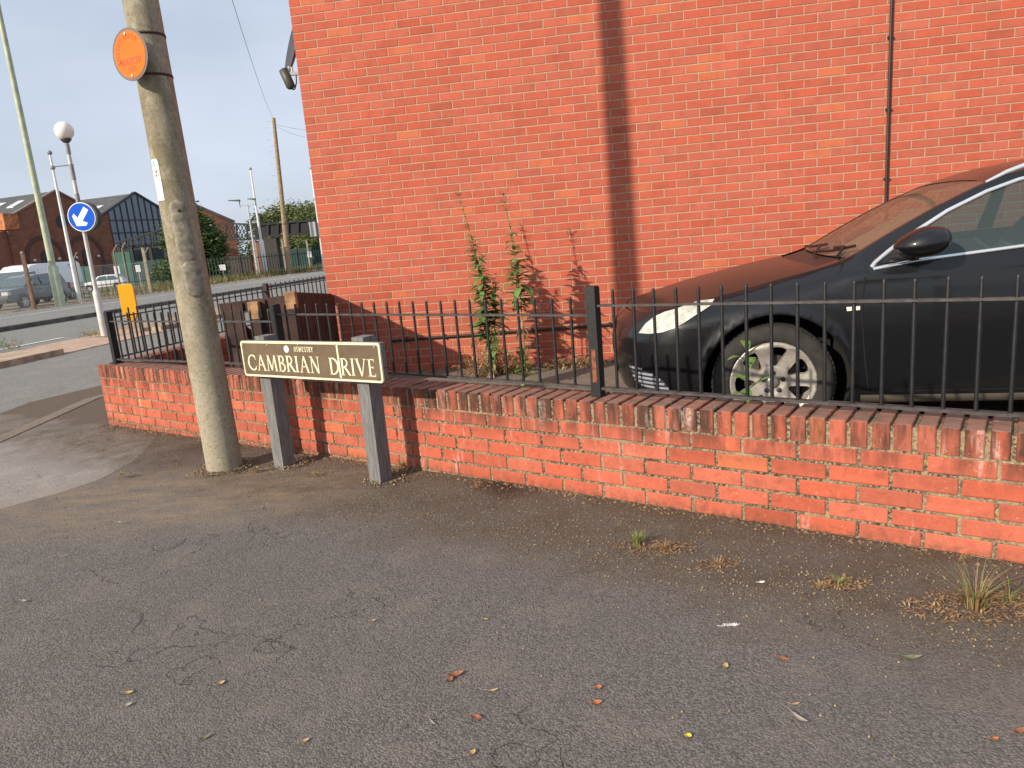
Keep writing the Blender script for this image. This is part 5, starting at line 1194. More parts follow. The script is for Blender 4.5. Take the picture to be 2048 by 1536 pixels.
# concrete fence posts with chain link
fposts = [((69, 619), 505, 50), ((160, 604), 0, 0), ((302, 587), 497, 285), ((455, 561.5), 487, 441), ((520, 552), 483, 503), ((573, 547.5), 479, 566), ((621, 541.5), 480, 613)]
names = ['leftmost concrete fence post, brownish, in front of the grey car', '', 'concrete fence post between the yellow bollard and the lamp post', 'concrete fence post just right of the thick lamp post', 'concrete fence post close behind the twin headed lamp', 'concrete fence post left of the telegraph pole foot', 'concrete fence post nearest the house corner']
fpos = []
for (bp, ty, tx), lab in zip(fposts, names):
    b = Gp(*bp); fpos.append(b)
    if not lab: continue
    h = atY(tx, ty, b[1])[2] - b[2]; t = thing('fence_post', lab, 'fence post', b, .2, 'concrete fence posts along the far roadside'); m = MB(); m.box((0, 0, h / 2 - .1), (.16, .14, h + .2)); m.build('shaft', MT['conc_post'] if 'brownish' not in lab else plain('brown_post', (.17, .10, .065), .9, var=.3), t)
    m = MB(); m.box((0, -.05, h + .01), (.10, .10, .10)); m.build('tip', MT['conc_post'], t)
A0 = Gp(0, 634); A0 = A0 + (A0 - fpos[0]) * .4; clf = thing('chain_link_fence', 'chain link fence strung along the far roadside between the concrete posts', 'fence', fpos[0]); m = MB()
run = [A0, fpos[0], fpos[2]]
for a, b in zip(run[:-1], run[1:]):
    Ln = np.linalg.norm(b - a); d = (b - a) / Ln; H = 1.9; st_ = .13; k = -H
    while k < Ln:
        for sg in (1, -1):
            s0_, s1_ = (k, k + H) if sg > 0 else (k + H, k); z0_, z1_f = .1, H
            lo_, hi_ = max(0, min(k, Ln)), max(0, min(k + H, Ln))
            f0, f1 = (lo_ - k) / H, (hi_ - k) / H
            if f1 - f0 < .02: continue
            za, zb2 = (z0_ + (z1_f - z0_) * f0, z0_ + (z1_f - z0_) * f1) if sg > 0 else (z1_f - (z1_f - z0_) * f0, z1_f - (z1_f - z0_) * f1)
            pa = a + d * lo_ + np.array((0, 0, za)) - fpos[0]; pb_ = a + d * hi_ + np.array((0, 0, zb2)) - fpos[0]; m.bar(pa, pb_, .0022, .0022)
        k += st_
m.build('wire_mesh', MT['galv'], clf)
m = MB()
for z in (.15, 1.9):
    for a, b in zip(run[:-1], run[1:]): m.tube([a + (0, 0, z) - fpos[0], b + (0, 0, z) - fpos[0]], .008, 4)
m.build('line_wire', MT['galv'], clf)
# slim dark palisade behind, cranked posts
dgr = plain('dark_green_steel', (.02, .045, .035), .6)
for i, (px, py, ht, lab) in enumerate(((165, 600, 2.6, 'left'), (245, 596, 2.7, 'second from the left'), (262, 592, 2.9, 'third from the left'), (305, 585, 2.6, 'rightmost'))):
    b = Gp(px, py) * 1.06; b[2] = gz(b[0], b[1]); t = thing('cranked_post', f'rusty cranked fence post in front of the brick shed, {lab}', 'fence post', b, 0, 'cranked fence posts before the brick shed'); m = MB(); m.tube([(0, 0, 0), (0, 0, ht), (.28, 0, ht + .35)], .05, 6); m.build('shaft', plain('rusty_post', (.22, .17, .12), .9) if i == 0 else bpy.data.materials['rusty_post'], t)
def pal(label, a, b, h, sp_, mat, r=.03):
    a = np.array(a, float); b = np.array(b, float); t = thing('palisade_fence', label, 'fence', a); m = MB(); Ln = np.linalg.norm((b - a)[:2]); n = int(Ln / sp_)
    for i in range(n + 1):
        p = (b - a) * i / n; p[2] = gz(*(a + p)[:2]) - a[2]; m.box(p + (0, 0, h / 2), (r * 1.6, r, h))
    for z in (.3, h - .25): m.tube([(0, 0, z), (b - a) + (0, 0, z)], .03, 4)
    m.build('pales', mat, t)
pal('low dark steel fence behind the verge grass, left of the thick lamp post', Gp(150, 600) * 1.02, Gp(385, 572) * 1.02, 1.0, .35, dgr, .02)
pal('dark green steel palisade fence under the footbridge', Gp(385, 572) * 1.05, Gp(660, 541) * 1.06, 2.0, .30, dgr, .03)

def grassfield(name, n, area, hmin, hmax, mat='grass', wd=.03):
    m = MB()
    for i in range(n):
        p = area(); a = random.uniform(0, PI); h = random.uniform(hmin, hmax); dx, dy = math.cos(a) * wd, math.sin(a) * wd; b = len(m.v); tx, ty = random.uniform(-.15, .15) * h, random.uniform(-.15, .15) * h
        z = gz(p[0], p[1]); m.add([(p[0] - dx, p[1] - dy, z), (p[0] + dx, p[1] + dy, z), (p[0] + tx, p[1] + ty, z + h)], [(0, 1, 2)], 0, rv())
    tag(m.build(name, MT[mat], None, True), kind='stuff')
def ar(c0, c1, t0, t1):
    def f():
        c = random.uniform(c0, c1); t = random.uniform(t0, t1); x, y = rd(c, t); return (x, y)
    return f
grassfield('verge_grass', 9000, ar(-33.5, -29.6, 41, 120), .15, .75)
grassfield('verge_grass', 2500, ar(-60, -33, 48, 120), .2, .7)
m = MB()
for i in range(2600):
    c = random.uniform(-29.6, -28.5); t = random.uniform(22, 80); x, y = rd(c, t); r = random.uniform(.03, .10); z = gz(x, y) + .0; k = random.random()
    m.add([np.array((x, y, z)) + np.array(v_) * r for v_ in ((1, .2, 0), (-.2, 1, 0), (-1, -.3, 0), (.1, -1, 0), (.1, 0, .9))], [(0, 1, 4), (1, 2, 4), (2, 3, 4), (3, 0, 4)], 0, (k,) * 3)
tag(m.build('verge_rubble', foliage('rubble', (.16, .10, .07), (.36, .26, .19), 0.), None, True), kind='stuff')

# ---------------------------------------------------------------- vehicles across the road
def simple_car(name, label, cat, pos, heading, Ln, Wd, H, prof, gprof, wheels, wr, paint_, lampside=None, panes=(), extra=None):
    """prof: side outline (x,z) of the lower body; gprof: side outline of the cabin"""
    t = thing(name, label, cat, pos, heading)
    def loft(nm, P, yb, yt, zlo, zhi, mat, rnd=.06):
        n_ = len(P); v = []
        for sy in (-1, 1):
            for (x, z) in P:
                k = (z - zlo) / max(.01, zhi - zlo); y = yb + (yt - yb) * max(0, min(1, k)); ex = min(x - min(p[0] for p in P), max(p[0] for p in P) - x); y -= rnd * max(0, 1 - ex / .35) ** 2
                v.append((x, sy * y, z))
        f = [list(range(n_))[::-1], list(range(n_, 2 * n_))] + [(k, (k + 1) % n_, n_ + (k + 1) % n_, n_ + k) for k in range(n_)]
        o = fixn(mesh(nm, v, f, mat, t)); mo = o.modifiers.new('b', 'BEVEL'); mo.width = .035; mo.segments = 3; mo.limit_method = 'ANGLE'; mo.angle_limit = rad(25)
        o.data.polygons.foreach_set('use_smooth', [True] * len(o.data.polygons)); return o
    hy = Wd / 2
    body = loft('body', prof, hy, hy * .95, .3, max(p[1] for p in prof), paint_)
    if gprof: cab = loft('cabin', gprof, hy * .93, hy * .74, min(p[1] for p in gprof), H, paint_, .10)
    zl, zh = (min(p[1] for p in gprof), H) if gprof else (0, 1)
    for P in panes:
        for sy in (-1, 1):
            v = []
            for (x, z) in P:
                y = hy * .93 + (hy * .74 - hy * .93) * (z - zl) / (zh - zl) + .012; v.append((x, sy * y, z))
            v += [(a, b - sy * .02, c_) for a, b, c_ in v]; n_ = len(P)
            fixn(mesh('window', v, [list(range(n_)), list(range(n_, 2 * n_))] + [(k, (k + 1) % n_, n_ + (k + 1) % n_, n_ + k) for k in range(n_)], MT['carglass'], t))
    for wx in wheels:
        for sy in (-1, 1):
            m = MB(); m.lathe([(wr * .62, -.03), (wr * .92, -.05), (wr, -.02), (wr, .16), (0, .16)], (0, 0, 0), 'y', 28); m.lathe([(0, -.0), (wr * .64, -.0)], (0, 0, 0), 'y', 20)
            w = m.build('wheel', tyre_m.m, t); w.location = (wx, sy * (hy - .03), wr); w.rotation_euler = (0, 0, 0 if sy < 0 else PI)
            m = MB(); m.lathe([(0, -.035), (wr * .16, -.03)], (0, 0, 0), 'y', 12)
            for k in range(6): a = 2 * PI * k / 6; m.bar((0, -.022, 0), (wr * .60 * math.cos(a), -.030, wr * .60 * math.sin(a)), wr * .20, .015, up=(0, 1, 0))
            m.lathe([(wr * .55, -.03), (wr * .64, -.045)], (0, 0, 0), 'y', 28); r_ = m.build('rim', MT['silver'], w)
            m = MB(); m.lathe([(wr * 1.02, -.012), (wr * 1.16, -.004)], (0, 0, 0), 'y', 28); ar_ = m.build('arch', MT['blackplas'], t); ar_.location = (wx, sy * (hy + .004), wr + .01); ar_.rotation_euler = (0, 0, 0 if sy < 0 else PI)
    return t
MT['silver'] = plain('silver_rim', (.50, .50, .50), .4, .5)
cgl = NT('far_car_glass'); cgl.col((.05, .085, .09)); cgl.val('Roughness', .06); cgl.val('Coat Weight', 1.); MT['carglass'] = cgl.m
# grey off-roader, nose to the left
wa, wb_ = Gp(52, 616.5), Gp(139, 605); hd = wb_ - wa; hdn = hd[:2] / np.linalg.norm(hd[:2]); print('suv wheelbase', np.linalg.norm(hd))
heading = math.atan2(hdn[1], hdn[0]); k_ = 2.66 / np.linalg.norm(hd[:2])
wa = wa * (1, 1, 1); org = wa + np.array([-hdn[1], hdn[0], 0]) * .9
grm = plain('slate_grey_paint', (.085, .105, .12), .3, .4, var=.05, coat=.8)
suv = simple_car('parked_car', 'slate grey off-road car parked across the main road', 'car', org, heading, 4.5, 1.9, 1.74,
    [(-.92, .35), (-.98, .62), (-.93, .92), (-.80, 1.02), (-.2, 1.08), (.35, 1.12), (3.35, 1.12), (3.50, 1.0), (3.55, .6), (3.48, .36)],
    [(.30, 1.10), (.92, 1.62), (1.25, 1.71), (2.3, 1.74), (3.1, 1.70), (3.22, 1.62), (3.45, 1.10)], (0, 2.66), .365, grm, None,
    ([(.62, 1.16), (1.02, 1.56), (1.35, 1.60), (1.40, 1.16)], [(1.50, 1.16), (1.46, 1.60), (2.30, 1.62), (2.36, 1.16)], [(2.46, 1.20), (2.42, 1.61), (2.98, 1.58), (3.22, 1.24)]))
m = MB(); m.add([(.36, -.78, 1.15), (.36, .78, 1.15), (.90, .66, 1.585), (.90, -.66, 1.585)], [(0, 1, 2, 3)]); m.box((.63, 0, 1.30), (.02, .9, .02)); o = m.build('windscreen', MT['carglass'], suv); o.location = (-.012, 0, .012)
for sy in (-1, 1):
    m = MB(); m.box((-.86, sy * .70, .86), (.20, .38, .17)); m.build('headlight', hl.m, suv); m = MB(); m.box((3.5, sy * .84, .95), (.10, .16, .34)); m.build('tail_light', bpy.data.materials['tail_lens'], suv)
    m = MB(); m.box((.68, sy * 1.02, 1.18), (.14, .20, .17)); m.build('wing_mirror', MT['blackplas'], suv)
    m = MB(); m.box((1.5, sy * .955, .42), (2.1, .05, .12)); m.build('sill_trim', MT['blackplas'], suv)
    m = MB(); m.box((1.25, sy * .951, .93), (.17, .03, .04)); m.box((2.2, sy * .951, .93), (.17, .03, .04)); m.build('door_handle', MT['blackplas'], suv)
m = MB(); m.box((-.95, 0, .85), (.06, .9, .16)); m.box((-.97, 0, .48), (.08, 1.6, .22)); m.build('grille', MT['blackplas'], suv)
# white van behind it
vb = Gp(150, 600) * 1.10; vb[2] = gz(*vb[:2]); vdir = heading + .02
vq = np.array([math.cos(vdir), math.sin(vdir), 0]); vorg = vb - vq * 6.0
vwm = plain('van_white', (.80, .82, .84), .35, var=.02, coat=.4)
van = simple_car('parked_van', 'long white panel van parked behind the grey off-road car', 'van', vorg, vdir, 6.2, 2.0, 2.45,
    [(-.6, .4), (-.7, .8), (-.55, 1.05), (.35, 1.25), (1.0, 2.10), (1.5, 2.42), (2.2, 2.50), (5.7, 2.50), (5.95, 2.35), (6.05, 1.2), (6.05, .4)], None, (.3, 4.6), .36, vwm)
m = MB(); m.add([(.52, -.98, 1.4), (1.02, -.96, 2.0), (1.75, -.96, 2.05), (1.75, -.99, 1.4)], [(0, 1, 2, 3)]); m.build('side_window', MT['carglass'], van).location.y = -.03
m = MB(); m.add([(-.5, -.92, 1.12), (.36, -.96, 1.28), (1.02, -.90, 2.08), (1.02, .90, 2.08), (.36, .96, 1.28)], [(1, 2, 3, 4)]); m.build('windscreen', MT['carglass'], van).location = (-.03, 0, .02)
m = MB()
for x_ in (1.95, 3.4, 5.9): m.box((x_, -1.004, 1.3), (.015, .01, 1.7))
m.box((3.9, -1.004, 1.05), (3.9, .012, .05)); m.build('panel_seam', plain('seam_grey', (.35, .36, .37), .6), van)
m = MB(); m.box((5.1, -1.0, 2.28), (.7, .012, .04)); m.build('side_stripe', MT['blackplas'], van)
# small white hatchback seen over the verge grass
hb_ = Gp(186, 590) * 1.28; hb_[2] = gz(*hb_[:2]); whm = plain('hatch_white', (.78, .79, .80), .35, var=.02, coat=.5)
hat_ = simple_car('parked_car', 'small white car far off in front of the brick shed', 'car', hb_, .25, 4.0, 1.7, 1.45, [(-.75, .3), (-.8, .65), (-.6, .82), (.3, .92), (2.9, .92), (3.15, .8), (3.2, .35)], [(.25, .9), (.9, 1.38), (1.5, 1.45), (2.4, 1.42), (3.05, .92)], (0, 2.45), .31, whm, None, ([(.60, .96), (1.0, 1.33), (1.6, 1.36), (1.6, .96)], [(1.7, .96), (1.7, 1.36), (2.3, 1.33), (2.65, .98)]))

# ---------------------------------------------------------------- brick engine shed, two gables
gd_ = np.array([.34, .94, 0]); hdv = np.array([-.94, .34, 0]); BA = np.array([-60., 93.5, 0]); BA[2] = -1.25; Wg = 13.0; EZ = 9.75; AZ = 12.85
shed = thing('brick_shed', 'old red brick railway shed with two gables and slate roofs across the road', 'building', BA)
bn = NT('old_brick'); tb = bn.n('ShaderNodeTexBrick'); tb.inputs['Scale'].default_value = 1.; tb.inputs['Brick Width'].default_value = .45; tb.inputs['Row Height'].default_value = .15; tb.inputs['Mortar Size'].default_value = .018
tb.inputs['Color1'].default_value = (.20, .065, .038, 1); tb.inputs['Color2'].default_value = (.30, .10, .055, 1); tb.inputs['Mortar'].default_value = (.22, .14, .10, 1)
cb_ = bn.n('ShaderNodeCombineXYZ'); sx_ = bn.sep(); bn.l(bn.math('ADD', bn.math('MULTIPLY', sx_[0], .34), bn.math('MULTIPLY', sx_[1], .94)), cb_.inputs[0]); bn.l(sx_[2], cb_.inputs[1]); bn.l(cb_.outputs[0], tb.inputs['Vector'])
bn.col(bn.mix(bn.math('MULTIPLY', bn.ramp(bn.noise(.7, 5, .7), .4, .65), .55), tb.outputs[0], (.11, .05, .035))); bn.val('Roughness', .95); MT['oldbrick'] = bn.m
orb = plain('orange_brick', (.42, .16, .07), .9, var=.4, vscale=2); slate = plain('slate', (.075, .075, .075), .8, var=.25, vscale=1.5); ironm = plain('dark_frame', (.03, .035, .04), .6)
def gpt(s, z, d=0.): return gd_ * s + np.array((0, 0, z)) - hdv * d      # d: proud of the front
def prism(nm, poly, d0, d1, mat, parent, conv=None):
    n_ = len(poly); v = [gpt(a, b, d) for d in (d0, d1) for a, b in poly]
    return fixn(mesh(nm, v, [list(range(n_)), list(range(n_, 2 * n_))] + [(k, (k + 1) % n_, n_ + (k + 1) % n_, n_ + k) for k in range(n_)], mat, parent))
prism('front_wall', [(-1.2, 0), (Wg, 0), (Wg, EZ), (Wg / 2, AZ), (0, EZ), (-1.2, EZ)], -.5, 0, MT['oldbrick'], shed)
prism('parapet', [(-1.5, EZ - 1.7), (.4, EZ - 1.7), (.4, EZ + .25), (-1.5, EZ + .25)], -3.0, .10, orb, shed)
prism('side_wing', [(-9, 0), (-1.2, 0), (-1.2, EZ - 1.8), (-5, EZ - 2.6), (-9, EZ - 3.6)], -5, -.3, MT['oldbrick'], shed)
cop = plain('stone_coping', (.20, .15, .12), .9)
def strip2(nm, P, w_, d0, d1, mat, parent):
    m = MB()
    for a, b in zip(P[:-1], P[1:]):
        A_, B2 = gpt(a[0], a[1], (d0 + d1) / 2), gpt(b[0], b[1], (d0 + d1) / 2); m.bar(A_, B2, abs(d1 - d0), w_)
    return m.build(nm, mat, parent)
strip2('gable_coping', [(-.3, EZ + .02), (Wg / 2, AZ + .12), (Wg + .1, EZ)], .22, -.4, .14, cop, shed)
m = MB()
for k in range(2):
    o_ = gd_ * Wg * k; R1 = [o_ + gpt(0, EZ - .0, -.2), o_ + gpt(Wg / 2, AZ + .02, -.2), o_ + gpt(Wg, EZ, -.2)]; R2 = [p + hdv * 46 for p in R1]
    m.add(R1 + R2, [(0, 1, 4, 3), (1, 2, 5, 4)])
    m.add([p + np.array((0, 0, -.25)) for p in R1 + R2], [(0, 3, 4, 1), (1, 4, 5, 2)])
m.build('roof', slate, shed)
m = MB(); m.add([gpt(0, 0, -.6), gpt(0, EZ - .3, -.6), gpt(0, EZ - .3, -.6) + hdv * 45, hdv * 45.6], [(0, 1, 2, 3)]); m.build('side_wall', MT['oldbrick'], shed)
m = MB(); p = gd_ * 2 * Wg; m.add([p + gpt(0, 0, -.6), p + gpt(0, EZ - .3, -.6), p + gpt(0, EZ - .3, -.6) + hdv * 45, p + hdv * 45.6], [(0, 1, 2, 3)]); m.build('side_wall', MT['oldbrick'], shed)
skm = plain('skylight_white', (.62, .64, .66), .4)
for k, (sa, d_, wd_, ln_) in enumerate(((2.6, 3.2, 1.2, 2.6), (2.6, 6.6, 1.2, 2.6), (4.0, 9.5, 1.2, 2.6), (1.2, 9., 1.2, 2.6), (Wg + 1.5, 2.8, 1.2, 2.4), (Wg + 1.5, 5.2, 1.2, 2.4))):
    base_s = sa - (Wg if sa > Wg else 0); off = Wg if sa > Wg else 0; sl2 = (AZ - EZ) / (Wg / 2); m = MB()
    Q = [gd_ * (off + base_s + e1_) + np.array((0, 0, EZ + sl2 * (base_s + e1_) + .12)) + hdv * (d_ + e2_) for e1_, e2_ in ((0, 0), (ln_ * .7, 0), (ln_ * .7, wd_), (0, wd_))]
    m.add(Q + [q - np.array((0, 0, .15)) for q in Q], [(0, 1, 2, 3), (0, 4, 5, 1), (1, 5, 6, 2), (2, 6, 7, 3), (3, 7, 4, 0)]); m.build('skylight', skm, shed)
def archpoly(c, w_, z0, zs, n=10): return [(c - w_ / 2, z0), (c + w_ / 2, z0)] + [(c + w_ / 2 * math.cos(rad(180 * k / n)), zs + w_ / 2 * math.sin(rad(180 * k / n))) for k in range(n + 1)]
dkb = plain('blue_brick_arch', (.10, .05, .04), .9, var=.3)
for c_ in (3.1, 9.2):
    m = MB(); n_ = 16
    for k in range(n_):
        a0, a1 = rad(180 * k / n_), rad(180 * (k + 1) / n_); r0, r1 = 2.35, 2.85; q = [gpt(c_ + r * math.cos(a), 4.3 + r * math.sin(a), d) for d in (.0, .09) for r, a in ((r0, a0), (r1, a0), (r1, a1), (r0, a1))]
        m.add(q, [(4, 5, 6, 7), (0, 1, 5, 4), (1, 2, 6, 5), (2, 3, 7, 6), (3, 0, 4, 7)])
    for sg in (-1, 1): m.box(gpt(c_ + sg * 2.6, 2.1, .045), (.5, .09, 4.4), (gd_, hdv, (0, 0, 1)))
    m.build('arch', dkb, shed)
    wnd = prism('window', archpoly(c_, 1.35, 2.2, 4.6), .01, .06, ironm, shed)
    m = MB(); wob = gpt(c_, 0, .08)
    for dx in (-.33, .33, 0): m.box(gpt(c_ + dx, 3.6, .08), (.05, .04, 2.8), (gd_, hdv, (0, 0, 1)))
    for z in (2.7, 3.3, 3.9, 4.5): m.box(gpt(c_, z, .08), (1.3, .04, .05), (gd_, hdv, (0, 0, 1)))
    m.build('glazing_bars', plain('bar_grey', (.12, .12, .12), .6), wnd)
    for sg in (-1, 1):
        m = MB(); m.ball(gpt(c_ + sg * 1.75, 4.1, .2), .20, 8); m.build('wall_lamp', skm, shed)
prism('round_window', [(Wg / 2 + .85 * math.cos(2 * PI * k / 24), 8.9 + .85 * math.sin(2 * PI * k / 24)) for k in range(24)], .01, .08, ironm, shed)
prism('door', [(11.2, 0), (12.4, 0), (12.4, 2.6), (11.2, 2.6)], .01, .06, ironm, shed)
# glazed second gable
gg = NT('shed_glazing'); gg.col((.10, .14, .19)); gg.val('Roughness', .12); gg.val('Coat Weight', .6)
prism('gable_pier', [(Wg, 0), (Wg + 1.1, 0), (Wg + 1.1, EZ + .3), (Wg, EZ)], -.5, 0, MT['oldbrick'], shed)
prism('glazed_gable', [(Wg + 1.1, 5.2), (2 * Wg, 5.2), (2 * Wg, EZ), (Wg * 1.5, AZ - .1), (Wg + 1.1, EZ + .4)], -.3, -.05, gg.m, shed)
prism('lower_wall', [(Wg + 1.1, 0), (2 * Wg, 0), (2 * Wg, 5.2), (Wg + 1.1, 5.2)], -.5, -.1, plain('dark_cladding', (.035, .05, .05), .7, var=.3, vscale=1), shed)
m = MB()
s_ = Wg + 1.1
while s_ < 2 * Wg + .1:
    zt_ = AZ - .2 - abs(s_ - Wg * 1.5) * (AZ - EZ) / (Wg / 2); m.box(gpt(s_, (5.2 + zt_) / 2, .0), (.13, .12, zt_ - 5.2), (gd_, hdv, (0, 0, 1))); s_ += 1.15
for z in (5.3, 7.2, 9.0): m.box(gpt(Wg * 1.5 + .5, z, .02), (Wg - 1.1, .12, .14), (gd_, hdv, (0, 0, 1)))
m.build('mullions', ironm, shed); strip2('gable_coping', [(Wg, EZ), (Wg * 1.5, AZ + .12), (2 * Wg, EZ)], .28, -.4, .14, ironm, shed)
# third gable peeping out right of the tree
b3 = atY(455, 440, 92.); 
sh3 = thing('brick_building', 'brick gable end with a dark roof edge behind the big tree', 'building', (b3[0], b3[1], gz(b3[0], b3[1]) - .3), rad(24)); b3h = atY(458, 438, 92.)[2] - gz(b3[0], b3[1])
m = MB(); m.add([(-4.6, 0, 0), (.7, 0, 0), (.7, 0, b3h - .3), (.2, 0, b3h), (-4.2, 0, b3h + 2.5), (-4.6, 0, b3h + 2.2)], [(0, 1, 2, 3, 4, 5)]); m.add([(.7, 0, 0), (.7, 8, 0), (.7, 8, b3h - .3), (.7, 0, b3h - .3)], [(0, 1, 2, 3)]); m.build('wall', MT['oldbrick'], sh3)
m = MB(); m.bar((.8, -.1, b3h - .1), (-4.4, -.1, b3h + 2.75), .5, .3); m.add([(.8, 0, b3h - .05), (-4.4, 0, b3h + 2.7), (-4.4, 9, b3h + 2.7), (.8, 9, b3h - .05)], [(0, 1, 2, 3)]); m.build('roof', slate, sh3)

# ---------------------------------------------------------------- lattice footbridge
fb = thing('footbridge', 'black iron footbridge with lattice sides crossing behind the road', 'footbridge', atY(530, 480, 78.)); FO = np.array(fb.location)
q = lambda x, y, Y=78.: atY(x, y, Y) - FO
def lattice(nm, A, B, C_, D, n, mat, r=.05, cross=2):
    """A-B bottom edge, D-C top edge"""
    m = MB()
    m.bar(A, B, .16, .16); m.bar(D, C_, .16, .16)
    for i in range(n + 1):
        t = i / n; m.bar(A + (B - A) * t, D + (C_ - D) * t, .14, .14, up=(0, 1, 0))
    K = n * cross
    for i in range(-1, K):
        for sg in (0, 1):
            t0, t1 = i / K, (i + 2) / K; u0, u1 = max(0, t0), min(1, t1); f0, f1 = (u0 - t0) / (t1 - t0), (u1 - t0) / (t1 - t0)
            P = lambda t, f_: (A + (B - A) * t) * (1 - f_) + (D + (C_ - D) * t) * f_
            a, b = (P(u0, f0), P(u1, f1)) if sg else (P(u0, 1 - f0), P(u1, 1 - f1))
            if np.linalg.norm(b - a) > .1: m.bar(a, b, r, r, up=(0, 1, 0))
    return m.build(nm, mat, fb)
irb = plain('bridge_black', (.008, .010, .011), .6)
lattice('lattice_side', q(452, 480), q(516, 478), q(516, 449), q(452, 447), 3, irb, .07, 3)
m = MB(); P = [q(512, 474), q(640, 465), q(640, 439), q(512, 450)]; v = P + [p + np.array((0, .3, 0)) for p in P]; m.add(v, [(0, 1, 2, 3), (4, 7, 6, 5), (0, 4, 5, 1), (2, 6, 7, 3)])
P2 = [p + np.array((0, 2.4, 0)) for p in v]; m.add(P2, [(0, 1, 2, 3), (4, 7, 6, 5), (2, 6, 7, 3)]); m.add([P[0], P[1], P2[1], P2[0]], [(0, 1, 2, 3)])
for k in range(7):
    t = (k + .2) / 6.4
    if t > 1: continue
    m.bar(P[0] + (P[1] - P[0]) * t + (0, -.06, 0), P[3] + (P[2] - P[3]) * t + (0, -.06, 0), .22, .16, up=(0, 1, 0))
for a, b in ((P[0], P[1]), (P[3], P[2])): m.bar(a + (0, -.06, 0), b + (0, -.06, 0), .2, .2)
m.build('deck_girder', plain('girder_black', (.010, .011, .011), .7, var=.3, vscale=1), fb)
m = MB()
for k in range(12):
    a0, a1 = PI * k / 12, PI * (k + 1) / 12; c_ = q(520, 452); m.bar(c_ + np.array((1.0 * math.cos(a0), 0, 1.15 * math.sin(a0))), c_ + np.array((1.0 * math.cos(a1), 0, 1.15 * math.sin(a1))), .12, .14, up=(0, 1, 0))
m.build('hoop', irb, fb)
pc_ = q(537, 476); m = MB(); zb_ = gz(*FO[:2]) - FO[2]; m.box((pc_[0], .6, (pc_[2] + zb_) / 2), (1.5, 1.2, pc_[2] - zb_)); m.build('dark_pier', plain('pier_dark', (.05, .045, .04), .9, var=.3), fb)
pc_ = q(513, 482); m = MB(); m.box((pc_[0], .8, (pc_[2] + zb_) / 2), (1.5, 1.0, pc_[2] - zb_)); m.build('brick_pier', MT['oldbrick'], fb)
q2_ = lambda x, y: atY(x, y, 88.) - FO
lattice('stair_side', q2_(232, 503), q2_(330, 492), q2_(330, 457), q2_(232, 485), 4, irb, .06, 2); lattice('stair_side', q2_(330, 492), q2_(452, 480), q2_(452, 447), q2_(330, 457), 5, irb, .06, 2)
m = MB()
for x_ in (238, 262, 300, 330): a = q2_(x_, 494); m.box((a[0], a[1], (a[2] + zb_) / 2), (.35, .35, a[2] - zb_))
m.build('stair_column', irb, fb)
# green hoardings and white notices
gc = plain('hoarding_green', (.02, .10, .075), .6, var=.15, vscale=1)
def hoard(name, label, cat, x0, x1, yb_, yt_, Y, mat):
    a = atY(x0, yb_, Y); b = atY(x1, yb_, Y * 1.0); z0 = gz(*a[:2]); z1 = atY((x0 + x1) / 2, yt_, Y)[2]; t = thing(name, label, cat, (a[0], a[1], z0)); w_ = b[0] - a[0]; m = MB(); m.box((w_ / 2, .1, (z1 - z0) / 2), (w_, .2, z1 - z0)); m.build('panel', mat, t); m = MB()
    for i in range(int(w_ / 1.2) + 1): m.box((i * 1.2, -.03, (z1 - z0) / 2), (.10, .06, z1 - z0))
    m.build('ribs', mat, t); return t
hoard('hoarding', 'dark green boarded hoarding at the foot of the brick shed', 'hoarding', 152, 188, 588, 534, 75., gc)
hoard('hoarding', 'tall green gate panel under the glazed gable', 'hoarding', 238, 272, 578, 503, 80., gc); hoard('hoarding', 'dark green hoarding behind the thick lamp post', 'hoarding', 274, 345, 570, 520, 80., plain('hoarding_dark', (.02, .05, .045), .7, var=.2))
hoard('hoarding', 'dark teal hoarding under the footbridge at the right', 'hoarding', 536, 650, 545, 497, 84., plain('hoarding_teal', (.018, .055, .05), .7, var=.25)); hoard('timber_hut', 'dark weathered timber hut left of the bridge pier', 'hut', 462, 508, 548, 511, 80., plain('hut_dark', (.06, .05, .045), .9, var=.3))
def board(label, x, y, Y, w_, h_):
    a = atY(x, y, Y); z0 = gz(*a[:2]); t = thing('notice_board', label, 'sign', (a[0], a[1], z0)); m = MB(); m.box((0, 0, a[2] - z0), (w_, .04, h_)); m.build('panel', skm, t); m = MB(); m.tube([(0, .05, 0), (0, .05, a[2] - z0 + h_ / 2)], .03, 6); m.build('stake', MT['galv'], t)
    m = MB()
    for i in range(4): m.box((0, -.024, a[2] - z0 + h_ * (.3 - .18 * i)), (w_ * (.7 - .1 * (i % 2)), .006, h_ * .05))
    m.build('print', plain('board_print', (.25, .27, .3), .7) if 'board_print' not in bpy.data.materials else bpy.data.materials['board_print'], t)
board('white notice board on the green gate by the shed, right one', 276, 537, 66., .42, .58); board('pale notice board near the shed pier, left one', 234, 540, 68., .50, .72); board('small white sign on a concrete post near the house corner', 619, 509, 72., .5, .55); board('small white sign low down right of the big tree', 445, 535, 60., .5, .45)

